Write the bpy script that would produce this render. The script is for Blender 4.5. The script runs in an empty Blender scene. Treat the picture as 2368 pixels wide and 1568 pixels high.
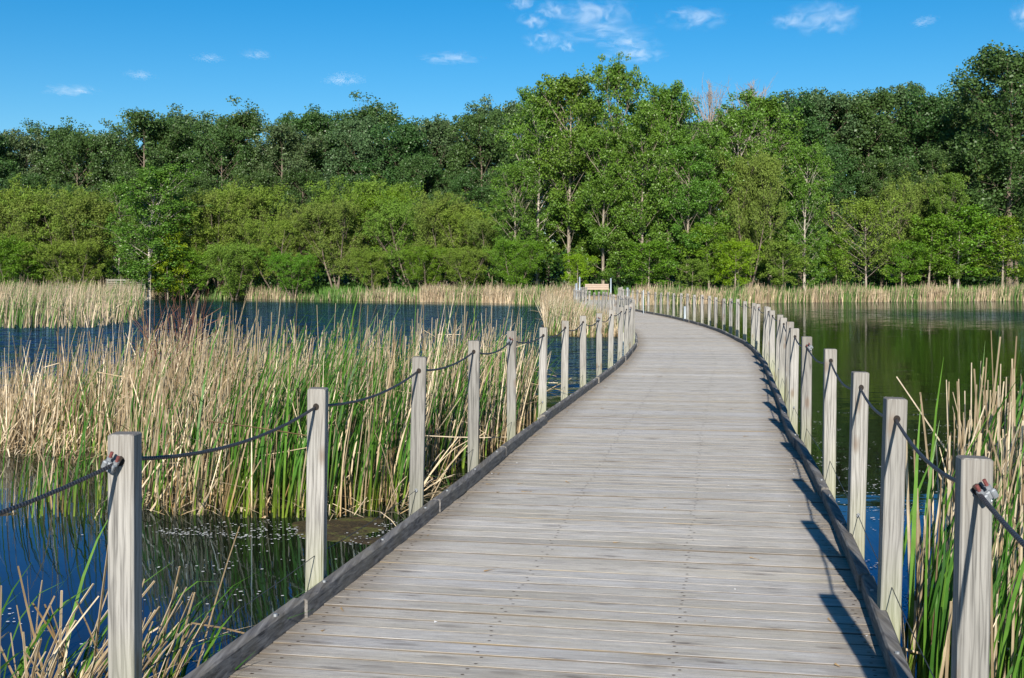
import bpy, math, random
import numpy as np
from mathutils import Vector, Matrix

R = math.radians
PI = math.pi
rng = np.random.default_rng(11)
random.seed(5)
scene = bpy.context.scene
COL = scene.collection

DECK = 0.45          # deck top above the water (water is z = 0)
EYE = 1.95           # camera height above the water
F = 2763.0           # focal length in picture units 2368 wide
CX, HY = 1184.0, 648.0

def wx(px, d): return (px - CX) * d / F
def wz(py, d): return EYE - (py - HY) * d / F

# ------------------------------------------------------------------ helpers
class Geo:
    """collects quads; build() links them as ONE mesh object"""
    def __init__(s): s.V = []; s.Q = []; s.U = []; s.M = []; s.n = 0
    def add(s, V, Q, uv=None, mat=0):
        V = np.asarray(V, float).reshape(-1, 3); Q = np.asarray(Q, int).reshape(-1, 4)
        s.V.append(V); s.Q.append(Q + s.n); s.n += len(V)
        if uv is None: uv = np.zeros((len(Q), 4, 2))
        s.U.append(np.asarray(uv, float).reshape(-1, 4, 2)); s.M.append(np.full(len(Q), mat))
        return s
    def mesh(s, name, mats, smooth=False):
        V = np.concatenate(s.V); Q = np.concatenate(s.Q); U = np.concatenate(s.U); M = np.concatenate(s.M)
        me = bpy.data.meshes.new(name)
        me.vertices.add(len(V)); me.vertices.foreach_set('co', V.astype(np.float32).ravel())
        me.loops.add(Q.size); me.loops.foreach_set('vertex_index', Q.astype(np.int32).ravel())
        me.polygons.add(len(Q))
        me.polygons.foreach_set('loop_start', (np.arange(len(Q)) * 4).astype(np.int32))
        me.polygons.foreach_set('material_index', M.astype(np.int32))
        me.polygons.foreach_set('use_smooth', np.full(len(Q), smooth))
        uvl = me.uv_layers.new(name='UVMap'); uvl.data.foreach_set('uv', U.astype(np.float32).ravel())
        for m in (mats if isinstance(mats, (list, tuple)) else [mats]): me.materials.append(m)
        me.update(calc_edges=True); me.validate()
        return me
    def build(s, name, mats, parent=None, smooth=False, loc=(0, 0, 0)):
        o = bpy.data.objects.new(name, s.mesh(name, mats, smooth)); COL.objects.link(o)
        o.location = loc
        if parent: o.parent = parent
        return o

def tag(o, label=None, cat=None, group=None, kind=None):
    if label: o['label'] = label
    if cat: o['category'] = cat
    if group: o['group'] = group
    if kind: o['kind'] = kind
    return o

def empty(name, loc=(0, 0, 0), rz=0):
    o = bpy.data.objects.new(name, None); COL.objects.link(o)
    o.location = loc; o.rotation_euler = (0, 0, rz); o.empty_display_size = .3
    return o

BQ = np.array([[0, 3, 2, 1], [4, 5, 6, 7], [0, 1, 5, 4], [1, 2, 6, 5], [2, 3, 7, 6], [3, 0, 4, 7]])
def box(g, c, size, mat=0, rot=None, cham=0.0, uv=None):
    sx, sy, sz = [v / 2 for v in size]
    if cham <= 0:
        V = np.array([[-sx, -sy, -sz], [sx, -sy, -sz], [sx, sy, -sz], [-sx, sy, -sz],
                      [-sx, -sy, sz], [sx, -sy, sz], [sx, sy, sz], [-sx, sy, sz]])
        Q = BQ
    else:
        # chamfer on the vertical edges and the top rim
        k = cham
        def ring(ax, ay, z):
            return [[-ax + k, -ay, z], [ax - k, -ay, z], [ax, -ay + k, z], [ax, ay - k, z],
                    [ax - k, ay, z], [-ax + k, ay, z], [-ax, ay - k, z], [-ax, -ay + k, z]]
        V = ring(sx, sy, -sz) + ring(sx, sy, sz - k) + ring(sx - k, sy - k, sz)
        Q = []
        for a in (0, 8):
            for i in range(8):
                j = (i + 1) % 8; Q.append([a + i, a + j, a + 8 + j, a + 8 + i])
        t = 16; Q += [[t, t + 1, t + 2, t + 3], [t, t + 3, t + 4, t + 7], [t + 4, t + 5, t + 6, t + 7]]
        V = np.array(V)
    if rot is not None: V = V @ np.array(rot).T
    g.add(V + np.array(c), Q, mat=mat)

def tubes(g, P, Rd, sides=5, mat=0, cap=False):
    """P (n,k,3) centre lines, Rd (n,k) radii"""
    P = np.asarray(P, float); Rd = np.asarray(Rd, float)
    if P.ndim == 2: P = P[None]; Rd = Rd[None]
    n, k, _ = P.shape
    T = np.empty_like(P); T[:, 1:-1] = P[:, 2:] - P[:, :-2]; T[:, 0] = P[:, 1] - P[:, 0]; T[:, -1] = P[:, -1] - P[:, -2]
    T /= np.linalg.norm(T, axis=2, keepdims=True) + 1e-9
    ref = np.zeros_like(T); mz = np.abs(T.mean(1)[:, 2]) > .8
    ref[~mz] = (0, 0, 1); ref[mz] = (1, 0, 0)
    U = np.cross(ref, T); U /= np.linalg.norm(U, axis=2, keepdims=True) + 1e-9
    W = np.cross(T, U)
    a = np.arange(sides) * 2 * PI / sides
    V = P[:, :, None] + Rd[:, :, None, None] * (np.cos(a)[None, None, :, None] * U[:, :, None] + np.sin(a)[None, None, :, None] * W[:, :, None])
    idx = np.arange(n * k * sides).reshape(n, k, sides)
    nx = np.roll(idx, -1, axis=2)
    Q = np.stack([idx[:, :-1], nx[:, :-1], nx[:, 1:], idx[:, 1:]], -1).reshape(-1, 4)
    L = np.concatenate([np.zeros((n, 1)), np.cumsum(np.linalg.norm(P[:, 1:] - P[:, :-1], axis=2), 1)], 1)
    u0 = np.broadcast_to(L[:, :-1, None], (n, k - 1, sides)); u1 = np.broadcast_to(L[:, 1:, None], (n, k - 1, sides))
    v0 = np.broadcast_to((np.arange(sides) / sides)[None, None], (n, k - 1, sides)); v1 = v0 + 1 / sides
    uv = np.stack([np.stack([u0, v0], -1), np.stack([u0, v1], -1), np.stack([u1, v1], -1), np.stack([u1, v0], -1)], 3).reshape(-1, 4, 2)
    g.add(V.reshape(-1, 3), Q, uv, mat)
    if cap:
        for b, sgn in ((0, 0), (k - 1, 1)):
            for t in range(n):
                r = idx[t, b]
                for i in range(1, sides - 1, 2):
                    g.add(V[t, b][[0, i, i + 1, min(i + 2, sides - 1)]], [[0, 1, 2, 3]] if sgn else [[3, 2, 1, 0]], mat=mat)

def ribbons(g, P, Wd, S, mat=0):
    n, k, _ = P.shape
    V = np.stack([P - S[:, None] * Wd[:, :, None] / 2, P + S[:, None] * Wd[:, :, None] / 2], 2)
    idx = np.arange(n * k * 2).reshape(n, k, 2)
    Q = np.stack([idx[:, :-1, 0], idx[:, :-1, 1], idx[:, 1:, 1], idx[:, 1:, 0]], -1).reshape(-1, 4)
    t = np.linspace(0, 1, k)
    uv = np.zeros((n, k - 1, 4, 2)); uv[:, :, 0, 1] = t[:-1]; uv[:, :, 1, 1] = t[:-1]; uv[:, :, 2, 1] = t[1:]; uv[:, :, 3, 1] = t[1:]
    uv[:, :, 1, 0] = 1; uv[:, :, 2, 0] = 1
    g.add(V.reshape(-1, 3), Q, uv.reshape(-1, 4, 2), mat)

# ------------------------------------------------------------------ materials
class NT:
    def __init__(s, name):
        s.m = bpy.data.materials.new(name); s.m.use_nodes = True
        s.t = s.m.node_tree; s.t.nodes.clear()
        s.out = s.t.nodes.new('ShaderNodeOutputMaterial')
    def n(s, typ, **kw):
        nd = s.t.nodes.new(typ)
        for k, v in kw.items():
            if k.startswith('_'): nd.inputs[int(k[1:])].default_value = v
            else: setattr(nd, k, v)
        return nd
    def l(s, a, b): s.t.links.new(a, b)
    def ramp(s, fac, stops, interp='LINEAR'):
        r = s.n('ShaderNodeValToRGB'); r.color_ramp.interpolation = interp
        e = r.color_ramp.elements
        while len(e) < len(stops): e.new(0.5)
        for i, (p, c) in enumerate(stops):
            e[i].position = p; e[i].color = (c[0], c[1], c[2], 1) if hasattr(c, '__len__') else (c, c, c, 1)
        if fac is not None: s.l(fac, r.inputs[0])
        return r.outputs[0]
    def mix(s, fac, a, b, mode='MIX'):
        m = s.n('ShaderNodeMix', data_type='RGBA', blend_type=mode)
        for v, i in ((fac, 0), (a, 6), (b, 7)):
            if hasattr(v, 'is_linked'): s.l(v, m.inputs[i])
            else: m.inputs[i].default_value = v if i == 0 else (*v, 1)
        return m.outputs[2]
    def math(s, op, a, b=None, c=None, clamp=False):
        m = s.n('ShaderNodeMath', operation=op, use_clamp=clamp)
        for i, v in enumerate((a, b, c)):
            if v is None: continue
            if hasattr(v, 'is_linked'): s.l(v, m.inputs[i])
            else: m.inputs[i].default_value = v
        return m.outputs[0]
    def noise(s, vec, scale, detail=3, rough=.5, dist=0.0):
        n = s.n('ShaderNodeTexNoise'); n.inputs['Scale'].default_value = scale
        n.inputs['Detail'].default_value = detail; n.inputs['Roughness'].default_value = rough
        n.inputs['Distortion'].default_value = dist
        if vec is not None: s.l(vec, n.inputs['Vector'])
        return n.outputs['Fac']
    def mapping(s, vec, scale=(1, 1, 1), loc=(0, 0, 0), rot=(0, 0, 0)):
        m = s.n('ShaderNodeMapping'); m.inputs['Scale'].default_value = scale
        m.inputs['Location'].default_value = loc; m.inputs['Rotation'].default_value = rot
        s.l(vec, m.inputs['Vector']); return m.outputs[0]
    def vadd(s, a, b):
        v = s.n('ShaderNodeVectorMath', operation='ADD'); s.l(a, v.inputs[0]); s.l(b, v.inputs[1]); return v.outputs[0]
    def vscale(s, a, f):
        v = s.n('ShaderNodeVectorMath', operation='SCALE')
        if hasattr(a, 'is_linked'): s.l(a, v.inputs[0])
        v.inputs['Scale'].default_value = f; return v.outputs[0]
    def bump(s, h, strength=.5, dist=.01):
        b = s.n('ShaderNodeBump'); b.inputs['Strength'].default_value = strength
        b.inputs['Distance'].default_value = dist; s.l(h, b.inputs['Height']); return b.outputs[0]
    def bsdf(s, col, rough=.8, normal=None, spec=.3, metal=0.0):
        p = s.n('ShaderNodeBsdfPrincipled')
        if hasattr(col, 'is_linked'): s.l(col, p.inputs['Base Color'])
        else: p.inputs['Base Color'].default_value = (*col, 1)
        if hasattr(rough, 'is_linked'): s.l(rough, p.inputs['Roughness'])
        else: p.inputs['Roughness'].default_value = rough
        p.inputs['Specular IOR Level'].default_value = spec
        p.inputs['Metallic'].default_value = metal
        if normal is not None: s.l(normal, p.inputs['Normal'])
        return p.outputs[0]
    def done(s, sh): s.l(sh, s.out.inputs[0]); return s.m

def leaf_mat(name, a, b, c, rough=.5, trans=.3, spec=.35, nscale=.35):
    t = NT(name); geo = t.n('ShaderNodeNewGeometry'); oi = t.n('ShaderNodeObjectInfo')
    tc = t.n('ShaderNodeTexCoord')
    base = t.ramp(geo.outputs['Random Per Island'], [(0, a), (.55, b), (1, c)])
    n = t.noise(tc.outputs['Object'], nscale, 2)
    base = t.mix(t.ramp(n, [(.3, 0), (.7, 1)]), base, t.mix(.55, base, b), 'MIX')
    hs = t.n('ShaderNodeHueSaturation'); t.l(base, hs.inputs['Color'])
    t.l(t.math('MULTIPLY_ADD', oi.outputs['Random'], .03, .485), hs.inputs['Hue'])
    t.l(t.math('MULTIPLY_ADD', n, .7, .65), hs.inputs['Value'])
    p = t.bsdf(hs.outputs[0], rough, spec=spec)
    tr = t.n('ShaderNodeBsdfTranslucent')
    br = t.mix(1.0, hs.outputs[0], (1.0, 1.0, .45), 'MULTIPLY'); t.l(br, tr.inputs[0])
    mx = t.n('ShaderNodeMixShader'); mx.inputs[0].default_value = trans
    t.l(p, mx.inputs[1]); t.l(tr.outputs[0], mx.inputs[2])
    return t.done(mx.outputs[0])

M = {}
M['leaf_dark'] = leaf_mat('poplar_leaf_dark', (.038, .084, .021), (.060, .124, .032), (.102, .182, .052), .42)
M['leaf_dark_pale'] = leaf_mat('poplar_leaf_greyer', (.055, .100, .040), (.085, .145, .056), (.135, .205, .085), .45)
M['leaf_mid'] = leaf_mat('cottonwood_leaf', (.060, .135, .015), (.100, .205, .024), (.170, .290, .052), .40)
M['leaf_fresh'] = leaf_mat('fresh_leaf', (.070, .160, .010), (.115, .235, .014), (.180, .305, .030), .5)
M['leaf_olive'] = leaf_mat('willow_leaf', (.100, .175, .020), (.152, .240, .032), (.215, .305, .052), .6, spec=.2)
M['leaf_olive_dull'] = leaf_mat('willow_leaf_dull', (.105, .160, .026), (.152, .212, .038), (.205, .262, .058), .6, spec=.2)
M['leaf_yellow'] = leaf_mat('maple_leaf_yellow', (.130, .230, .006), (.190, .310, .008), (.260, .370, .012), .55)
M['leaf_deep'] = leaf_mat('shrub_leaf_deep', (.022, .060, .010), (.038, .092, .012), (.062, .130, .018), .5)

def bark_mat(name, a, b, scale=6):
    t = NT(name); tc = t.n('ShaderNodeTexCoord')
    v = t.mapping(tc.outputs['Object'], (scale, scale, scale * .3))
    n = t.noise(v, 1.0, 4, .65)
    col = t.ramp(n, [(.35, a), (.65, b)])
    return t.done(t.bsdf(col, .9, t.bump(n, .6, .03), .15))
M['bark_pale'] = bark_mat('bark_pale', (.12, .10, .075), (.34, .295, .23))
M['bark_white'] = bark_mat('bark_white', (.20, .18, .145), (.48, .43, .36))
M['bark_brown'] = bark_mat('bark_brown', (.07, .055, .04), (.22, .18, .14))
M['bark_dead'] = bark_mat('bark_dead', (.22, .18, .15), (.36, .31, .27))
M['bark_red'] = bark_mat('bark_red', (.12, .055, .035), (.22, .11, .08))

def reed_mat(name, stops, green_base=None, trans=.12, rough=.6):
    t = NT(name); geo = t.n('ShaderNodeNewGeometry'); tc = t.n('ShaderNodeTexCoord')
    col = t.ramp(geo.outputs['Random Per Island'], stops)
    sep = t.n('ShaderNodeSeparateXYZ'); t.l(tc.outputs['UV'], sep.inputs[0])
    if green_base:
        f = t.ramp(sep.outputs[1], [(0.0, .75), (.35, 0)])
        col = t.mix(f, col, green_base)
    n = t.noise(tc.outputs['Object'], 9, 2)
    col = t.mix(1.0, col, t.ramp(n, [(.3, .72), (.7, 1.1)]), 'MULTIPLY')
    p = t.bsdf(col, rough, spec=.25)
    tr = t.n('ShaderNodeBsdfTranslucent'); t.l(col, tr.inputs[0])
    mx = t.n('ShaderNodeMixShader'); mx.inputs[0].default_value = trans
    t.l(p, mx.inputs[1]); t.l(tr.outputs[0], mx.inputs[2])
    return t.done(mx.outputs[0])
M['reed_dry'] = reed_mat('dry_reed', [(0, (.20, .14, .08)), (.25, (.42, .325, .20)), (.6, (.64, .52, .35)), (1, (.80, .68, .50))], (.40, .24, .08))
M['reed_green'] = reed_mat('green_reed', [(0, (.030, .10, .014)), (.5, (.065, .185, .022)), (1, (.13, .28, .035))], (.25, .30, .03), .35, .45)
M['reed_far'] = reed_mat('far_reed', [(0, (.34, .25, .16)), (.5, (.52, .41, .27)), (1, (.66, .54, .38))])
M['reed_far_green'] = reed_mat('far_green_reed', [(0, (.05, .12, .025)), (1, (.13, .22, .05))])
M['grass'] = reed_mat('shore_grass', [(0, (.05, .13, .02)), (1, (.12, .24, .04))])

def deck_mat():
    t = NT('weathered_deck_wood'); geo = t.n('ShaderNodeNewGeometry'); tc = t.n('ShaderNodeTexCoord')
    ri = geo.outputs['Random Per Island']
    sep = t.n('ShaderNodeSeparateXYZ'); t.l(tc.outputs['UV'], sep.inputs[0])
    u, v = sep.outputs[0], sep.outputs[1]
    comb = t.n('ShaderNodeCombineXYZ'); t.l(u, comb.inputs[0]); t.l(v, comb.inputs[1])
    t.l(t.math('MULTIPLY', ri, 37.0), comb.inputs[2])
    P = comb.outputs[0]
    base = t.ramp(ri, [(0, (.53, .50, .45)), (.2, (.70, .665, .61)), (.4, (.60, .57, .52)), (.6, (.74, .71, .66)), (.8, (.63, .615, .60)), (1, (.68, .635, .56))])
    g1 = t.noise(t.mapping(P, (2.2, 7, 1)), 1.6, 5, .65, .6)
    base = t.mix(t.ramp(g1, [(.35, .0), (.62, 1)]), t.mix(1.0, base, (.74, .72, .70), 'MULTIPLY'), base)
    g2 = t.noise(t.mapping(P, (3.5, 26, 1)), 2.0, 4, .7, .3)
    base = t.mix(1.0, base, t.ramp(g2, [(.30, .48), (.42, .88), (.55, 1.0), (.75, 1.12)]), 'MULTIPLY')
    # greenish / tan tint patches
    g3 = t.noise(t.mapping(P, (.8, .6, .4)), 1.7, 2)
    base = t.mix(t.ramp(g3, [(.4, 0), (.75, .55)]), base, (.47, .42, .31))
    # knots
    vo = t.n('ShaderNodeTexVoronoi', feature='F1'); vo.inputs['Scale'].default_value = 1.0
    t.l(t.mapping(P, (2.7, 1.5, 1)), vo.inputs['Vector'])
    nz = t.noise(t.mapping(P, (9, 12, 1)), 1.0, 3)
    kd = t.math('ADD', vo.outputs['Distance'], t.math('MULTIPLY', t.math('SUBTRACT', nz, .5), .32))
    kc = t.ramp(kd, [(.04, .8), (.10, .35), (.20, .30), (.24, 0)])
    base = t.mix(kc, base, (.13, .105, .09))
    # dark streaks where water sits
    g4 = t.noise(t.mapping(P, (1.3, 30, 1)), 1.3, 5, .75, .8)
    base = t.mix(t.ramp(g4, [(.54, 0), (.62, .8)]), base, (.17, .14, .12))
    g5 = t.noise(t.mapping(P, (.9, 55, 1)), 2.2, 4, .7, .2)
    base = t.mix(1.0, base, t.ramp(g5, [(.38, .50), (.48, .98), (.66, 1.08)]), 'MULTIPLY')
    # brown wear near the two ends of each plank
    au = t.math('ABSOLUTE', u)
    en = t.math('MULTIPLY', t.ramp(au, [(.72, 0), (1.0, .75)]), t.ramp(g2, [(.35, 1), (.62, .15)]))
    sc = t.math('ABSOLUTE', u); 
    mr = t.n('ShaderNodeMapRange'); mr.inputs['From Min'].default_value = .95; mr.inputs['From Max'].default_value = 1.25
    t.l(au, mr.inputs['Value'])
    en = t.math('MULTIPLY', t.math('MULTIPLY', mr.outputs[0], .95), t.ramp(g2, [(.38, 1), (.68, .3)]))
    base = t.mix(en, base, (.15, .115, .08))
    # plank edges : ochre frayed fibre
    av = t.math('ABSOLUTE', t.math('SUBTRACT', v, .5))
    ed = t.math('MULTIPLY', t.ramp(av, [(.462, 0), (.482, 1)]), t.ramp(t.noise(t.mapping(P, (1.2, .5, 1)), 1.5, 3), [(.47, 0), (.60, .9)]))
    ed = t.math('MULTIPLY', ed, t.ramp(t.math('FRACT', t.math('MULTIPLY', ri, 91.7)), [(.74, .05), (.90, 1)]))
    base = t.mix(ed, base, (.58, .46, .27))
    base = t.mix(t.ramp(av, [(.472, 0), (.490, .85)]), base, (.07, .055, .04))
    bp = t.bump(g2, .55, .006)
    return t.done(t.bsdf(base, .82, bp, .25))
M['deck'] = deck_mat()

def post_mat(name, cols, green=.25):
    t = NT(name); tc = t.n('ShaderNodeTexCoord'); oi = t.n('ShaderNodeObjectInfo')
    r = oi.outputs['Random']
    off = t.n('ShaderNodeCombineXYZ'); t.l(t.math('MULTIPLY', r, 7.3), off.inputs[0]); t.l(t.math('MULTIPLY', r, 3.1), off.inputs[1]); t.l(t.math('MULTIPLY', r, 29.0), off.inputs[2])
    P = t.vadd(tc.outputs['Object'], off.outputs[0])
    big = t.noise(t.mapping(P, (5, 5, 1.3)), 1.0, 2)
    # growth rings round an axis that wanders : cathedral grain
    c = t.n('ShaderNodeCombineXYZ')
    t.l(t.math('MULTIPLY_ADD', r, .12, -.06), c.inputs[0]); t.l(t.math('MULTIPLY_ADD', r, -.1, .08), c.inputs[1])
    wob = t.n('ShaderNodeTexNoise'); wob.inputs['Scale'].default_value = 1.0; wob.inputs['Detail'].default_value = 2
    t.l(t.mapping(P, (3, 3, 2.2)), wob.inputs['Vector'])
    V = t.vadd(t.vadd(tc.outputs['Object'], c.outputs[0]), t.vscale(wob.outputs['Color'], .05))
    w = t.n('ShaderNodeTexWave', wave_type='RINGS', rings_direction='Z'); w.inputs['Scale'].default_value = 17
    w.inputs['Distortion'].default_value = 3.2; w.inputs['Detail'].default_value = 2; w.inputs['Detail Scale'].default_value = 1.5
    t.l(t.mapping(V, (1, 1, .10)), w.inputs['Vector'])
    fine = t.noise(t.mapping(P, (150, 150, 4)), 1.0, 3, .6)
    col = t.mix(t.ramp(big, [(.3, 0), (.7, 1)]), cols[0], cols[1])
    col = t.mix(1.0, col, t.ramp(r, [(0, .74), (.5, .96), (1, 1.08)]), 'MULTIPLY')
    col = t.mix(1.0, col, t.ramp(w.outputs[0], [(.0, .66), (.16, .93), (1, 1.05)]), 'MULTIPLY')
    col = t.mix(1.0, col, t.ramp(fine, [(.3, .48), (.50, .97), (.8, 1.18)]), 'MULTIPLY')
    # knots
    vo = t.n('ShaderNodeTexVoronoi', feature='F1'); vo.inputs['Scale'].default_value = 1.0
    t.l(t.mapping(P, (9, 9, 3.4)), vo.inputs['Vector'])
    kn = t.math('ADD', vo.outputs['Distance'], t.math('MULTIPLY', t.math('SUBTRACT', fine, .5), .12))
    col = t.mix(t.ramp(kn, [(.10, .8), (.17, .35), (.24, 0)]), col, (.16, .12, .09))
    # drying cracks
    cr = t.noise(t.mapping(P, (36, 36, .9)), 1.0, 2, .5, .5)
    col = t.mix(t.ramp(cr, [(.315, .9), (.335, 0)]), col, (.06, .05, .045))
    # algae towards the foot, dirt on the top end
    sep = t.n('ShaderNodeSeparateXYZ'); t.l(tc.outputs['Object'], sep.inputs[0]); z = sep.outputs[2]
    mr = t.n('ShaderNodeMapRange'); t.l(z, mr.inputs['Value'])
    mr.inputs['From Min'].default_value = .38; mr.inputs['From Max'].default_value = -.15
    al = t.math('MULTIPLY', mr.outputs[0], t.ramp(big, [(.35, .2), (.65, 1)]))
    col = t.mix(t.math('MULTIPLY', al, green), col, (.24, .27, .11))
    mt = t.n('ShaderNodeMapRange'); t.l(z, mt.inputs['Value'])
    mt.inputs['From Min'].default_value = .72; mt.inputs['From Max'].default_value = 1.0
    col = t.mix(t.math('MULTIPLY', mt.outputs[0], t.math('MULTIPLY', t.ramp(fine, [(.4, 1), (.6, .4)]), .5)), col, (.22, .20, .175))
    gn = t.n('ShaderNodeNewGeometry'); sn = t.n('ShaderNodeSeparateXYZ'); t.l(gn.outputs['True Normal'], sn.inputs[0])
    col = t.mix(t.math('GREATER_THAN', sn.outputs[2], .8), col, t.mix(fine, (.10, .095, .09), (.24, .22, .20)))
    # pale pile sleeve under the deck line
    sl = t.math('LESS_THAN', z, -.17)
    col = t.mix(sl, col, (.42, .41, .36))
    h = t.math('ADD', fine, t.math('MULTIPLY', w.outputs[0], .6))
    return t.done(t.bsdf(col, .85, t.bump(h, .3, .003), .2))
M['post'] = post_mat('weathered_post_wood', ((.235, .228, .21), (.335, .325, .305)), .75)
def kerb_mat():
    t = NT('dark_kerb_wood'); tc = t.n('ShaderNodeTexCoord'); oi = t.n('ShaderNodeObjectInfo'); P = tc.outputs['Object']
    off = t.n('ShaderNodeCombineXYZ'); t.l(t.math('MULTIPLY', oi.outputs['Random'], 40.0), off.inputs[1]); P = t.vadd(P, off.outputs[0])
    a = t.noise(t.mapping(P, (45, 2.2, 60), rot=(0, 0, R(8))), 1.0, 4, .65, .5); b = t.noise(P, 5, 3, .6)
    col = t.ramp(a, [(.30, (.035, .033, .035)), (.5, (.14, .135, .135)), (.72, (.27, .26, .25))])
    col = t.mix(t.ramp(b, [(.4, 0), (.7, .5)]), col, (.20, .18, .14))
    return t.done(t.bsdf(col, .85, t.bump(a, .8, .006), .2))
M['kerb'] = kerb_mat()

def plain(name, col, rough=.6, metal=0., spec=.4, nscale=None, amt=.3):
    t = NT(name); c = col
    if nscale:
        tc = t.n('ShaderNodeTexCoord'); n = t.noise(tc.outputs['Object'], nscale, 4, .6)
        c = t.mix(1.0, t.mix(0.0, col, col), t.ramp(n, [(.3, 1 - amt), (.7, 1 + amt)]), 'MULTIPLY')
    return t.done(t.bsdf(c, rough, None, spec, metal))
M['hole'] = plain('bored_hole_shade', (.02, .015, .012), .9)
M['galv'] = plain('galvanised_steel', (.27, .29, .31), .5, .4, nscale=60, amt=.2)
M['pole'] = plain('galvanised_pole', (.26, .30, .33), .4, .35, nscale=20, amt=.1)
M['redpaint'] = plain('red_bolt_paint', (.16, .05, .045), .55, nscale=90, amt=.3)
M['nail'] = plain('rusty_nail', (.05, .028, .018), .7)
M['fluff'] = plain('seed_fluff', (.72, .72, .72), .8)
M['bench'] = plain('new_pine_slat', (.34, .26, .20), .6, nscale=8, amt=.08)
M['bench_leg'] = plain('dark_bench_leg', (.12, .08, .06), .7)
M['oldwood'] = plain('old_grey_plank', (.17, .165, .13), .85, nscale=3, amt=.25)
M['sand'] = plain('sandy_path', (.50, .38, .22), .9, nscale=2, amt=.15)
M['joist'] = plain('wet_joist', (.10, .08, .06), .85, nscale=6, amt=.3)

def rope_mat():
    t = NT('steel_rope'); tc = t.n('ShaderNodeTexCoord')
    sep = t.n('ShaderNodeSeparateXYZ'); t.l(tc.outputs['UV'], sep.inputs[0])
    ph = t.math('ADD', t.math('MULTIPLY', sep.outputs[0], 420.0), t.math('MULTIPLY', sep.outputs[1], 2 * PI))
    s = t.math('MULTIPLY_ADD', t.math('SINE', ph), .5, .5)
    col = t.ramp(s, [(0, (.015, .015, .02)), (1, (.07, .075, .09))])
    return t.done(t.bsdf(col, .5, t.bump(s, .6, .004), .5, .3))
M['rope'] = rope_mat()

def ground_mat():
    t = NT('meadow_ground'); tc = t.n('ShaderNodeTexCoord')
    n = t.noise(tc.outputs['Object'], .35, 5, .6); n2 = t.noise(tc.outputs['Object'], 6, 4)
    col = t.ramp(n, [(.35, (.045, .085, .02)), (.6, (.08, .13, .03)), (.8, (.16, .13, .07))])
    sep = t.n('ShaderNodeSeparateXYZ'); t.l(tc.outputs['Object'], sep.inputs[0])
    f = t.ramp(sep.outputs[2], [(0.0, 1), (.25, 0)])
    col = t.mix(f, col, (.09, .065, .04))
    col = t.mix(1.0, col, t.ramp(n2, [(.3, .7), (.7, 1.15)]), 'MULTIPLY')
    return t.done(t.bsdf(col, .95, t.bump(n2, .6, .05), .1))
M['ground'] = ground_mat()

def mud_mat():
    t = NT('wet_mud'); tc = t.n('ShaderNodeTexCoord')
    n = t.noise(tc.outputs['Object'], 5, 5, .65); n2 = t.noise(tc.outputs['Object'], 40, 3)
    col = t.ramp(n, [(.35, (.030, .020, .010)), (.52, (.055, .036, .016)), (.62, (.09, .10, .02)), (.75, (.05, .035, .018))])
    col = t.mix(1.0, col, t.ramp(n2, [(.3, .6), (.7, 1.4)]), 'MULTIPLY')
    return t.done(t.bsdf(col, .6, t.bump(n2, .8, .02), .5))
M['mud'] = mud_mat()

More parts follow.
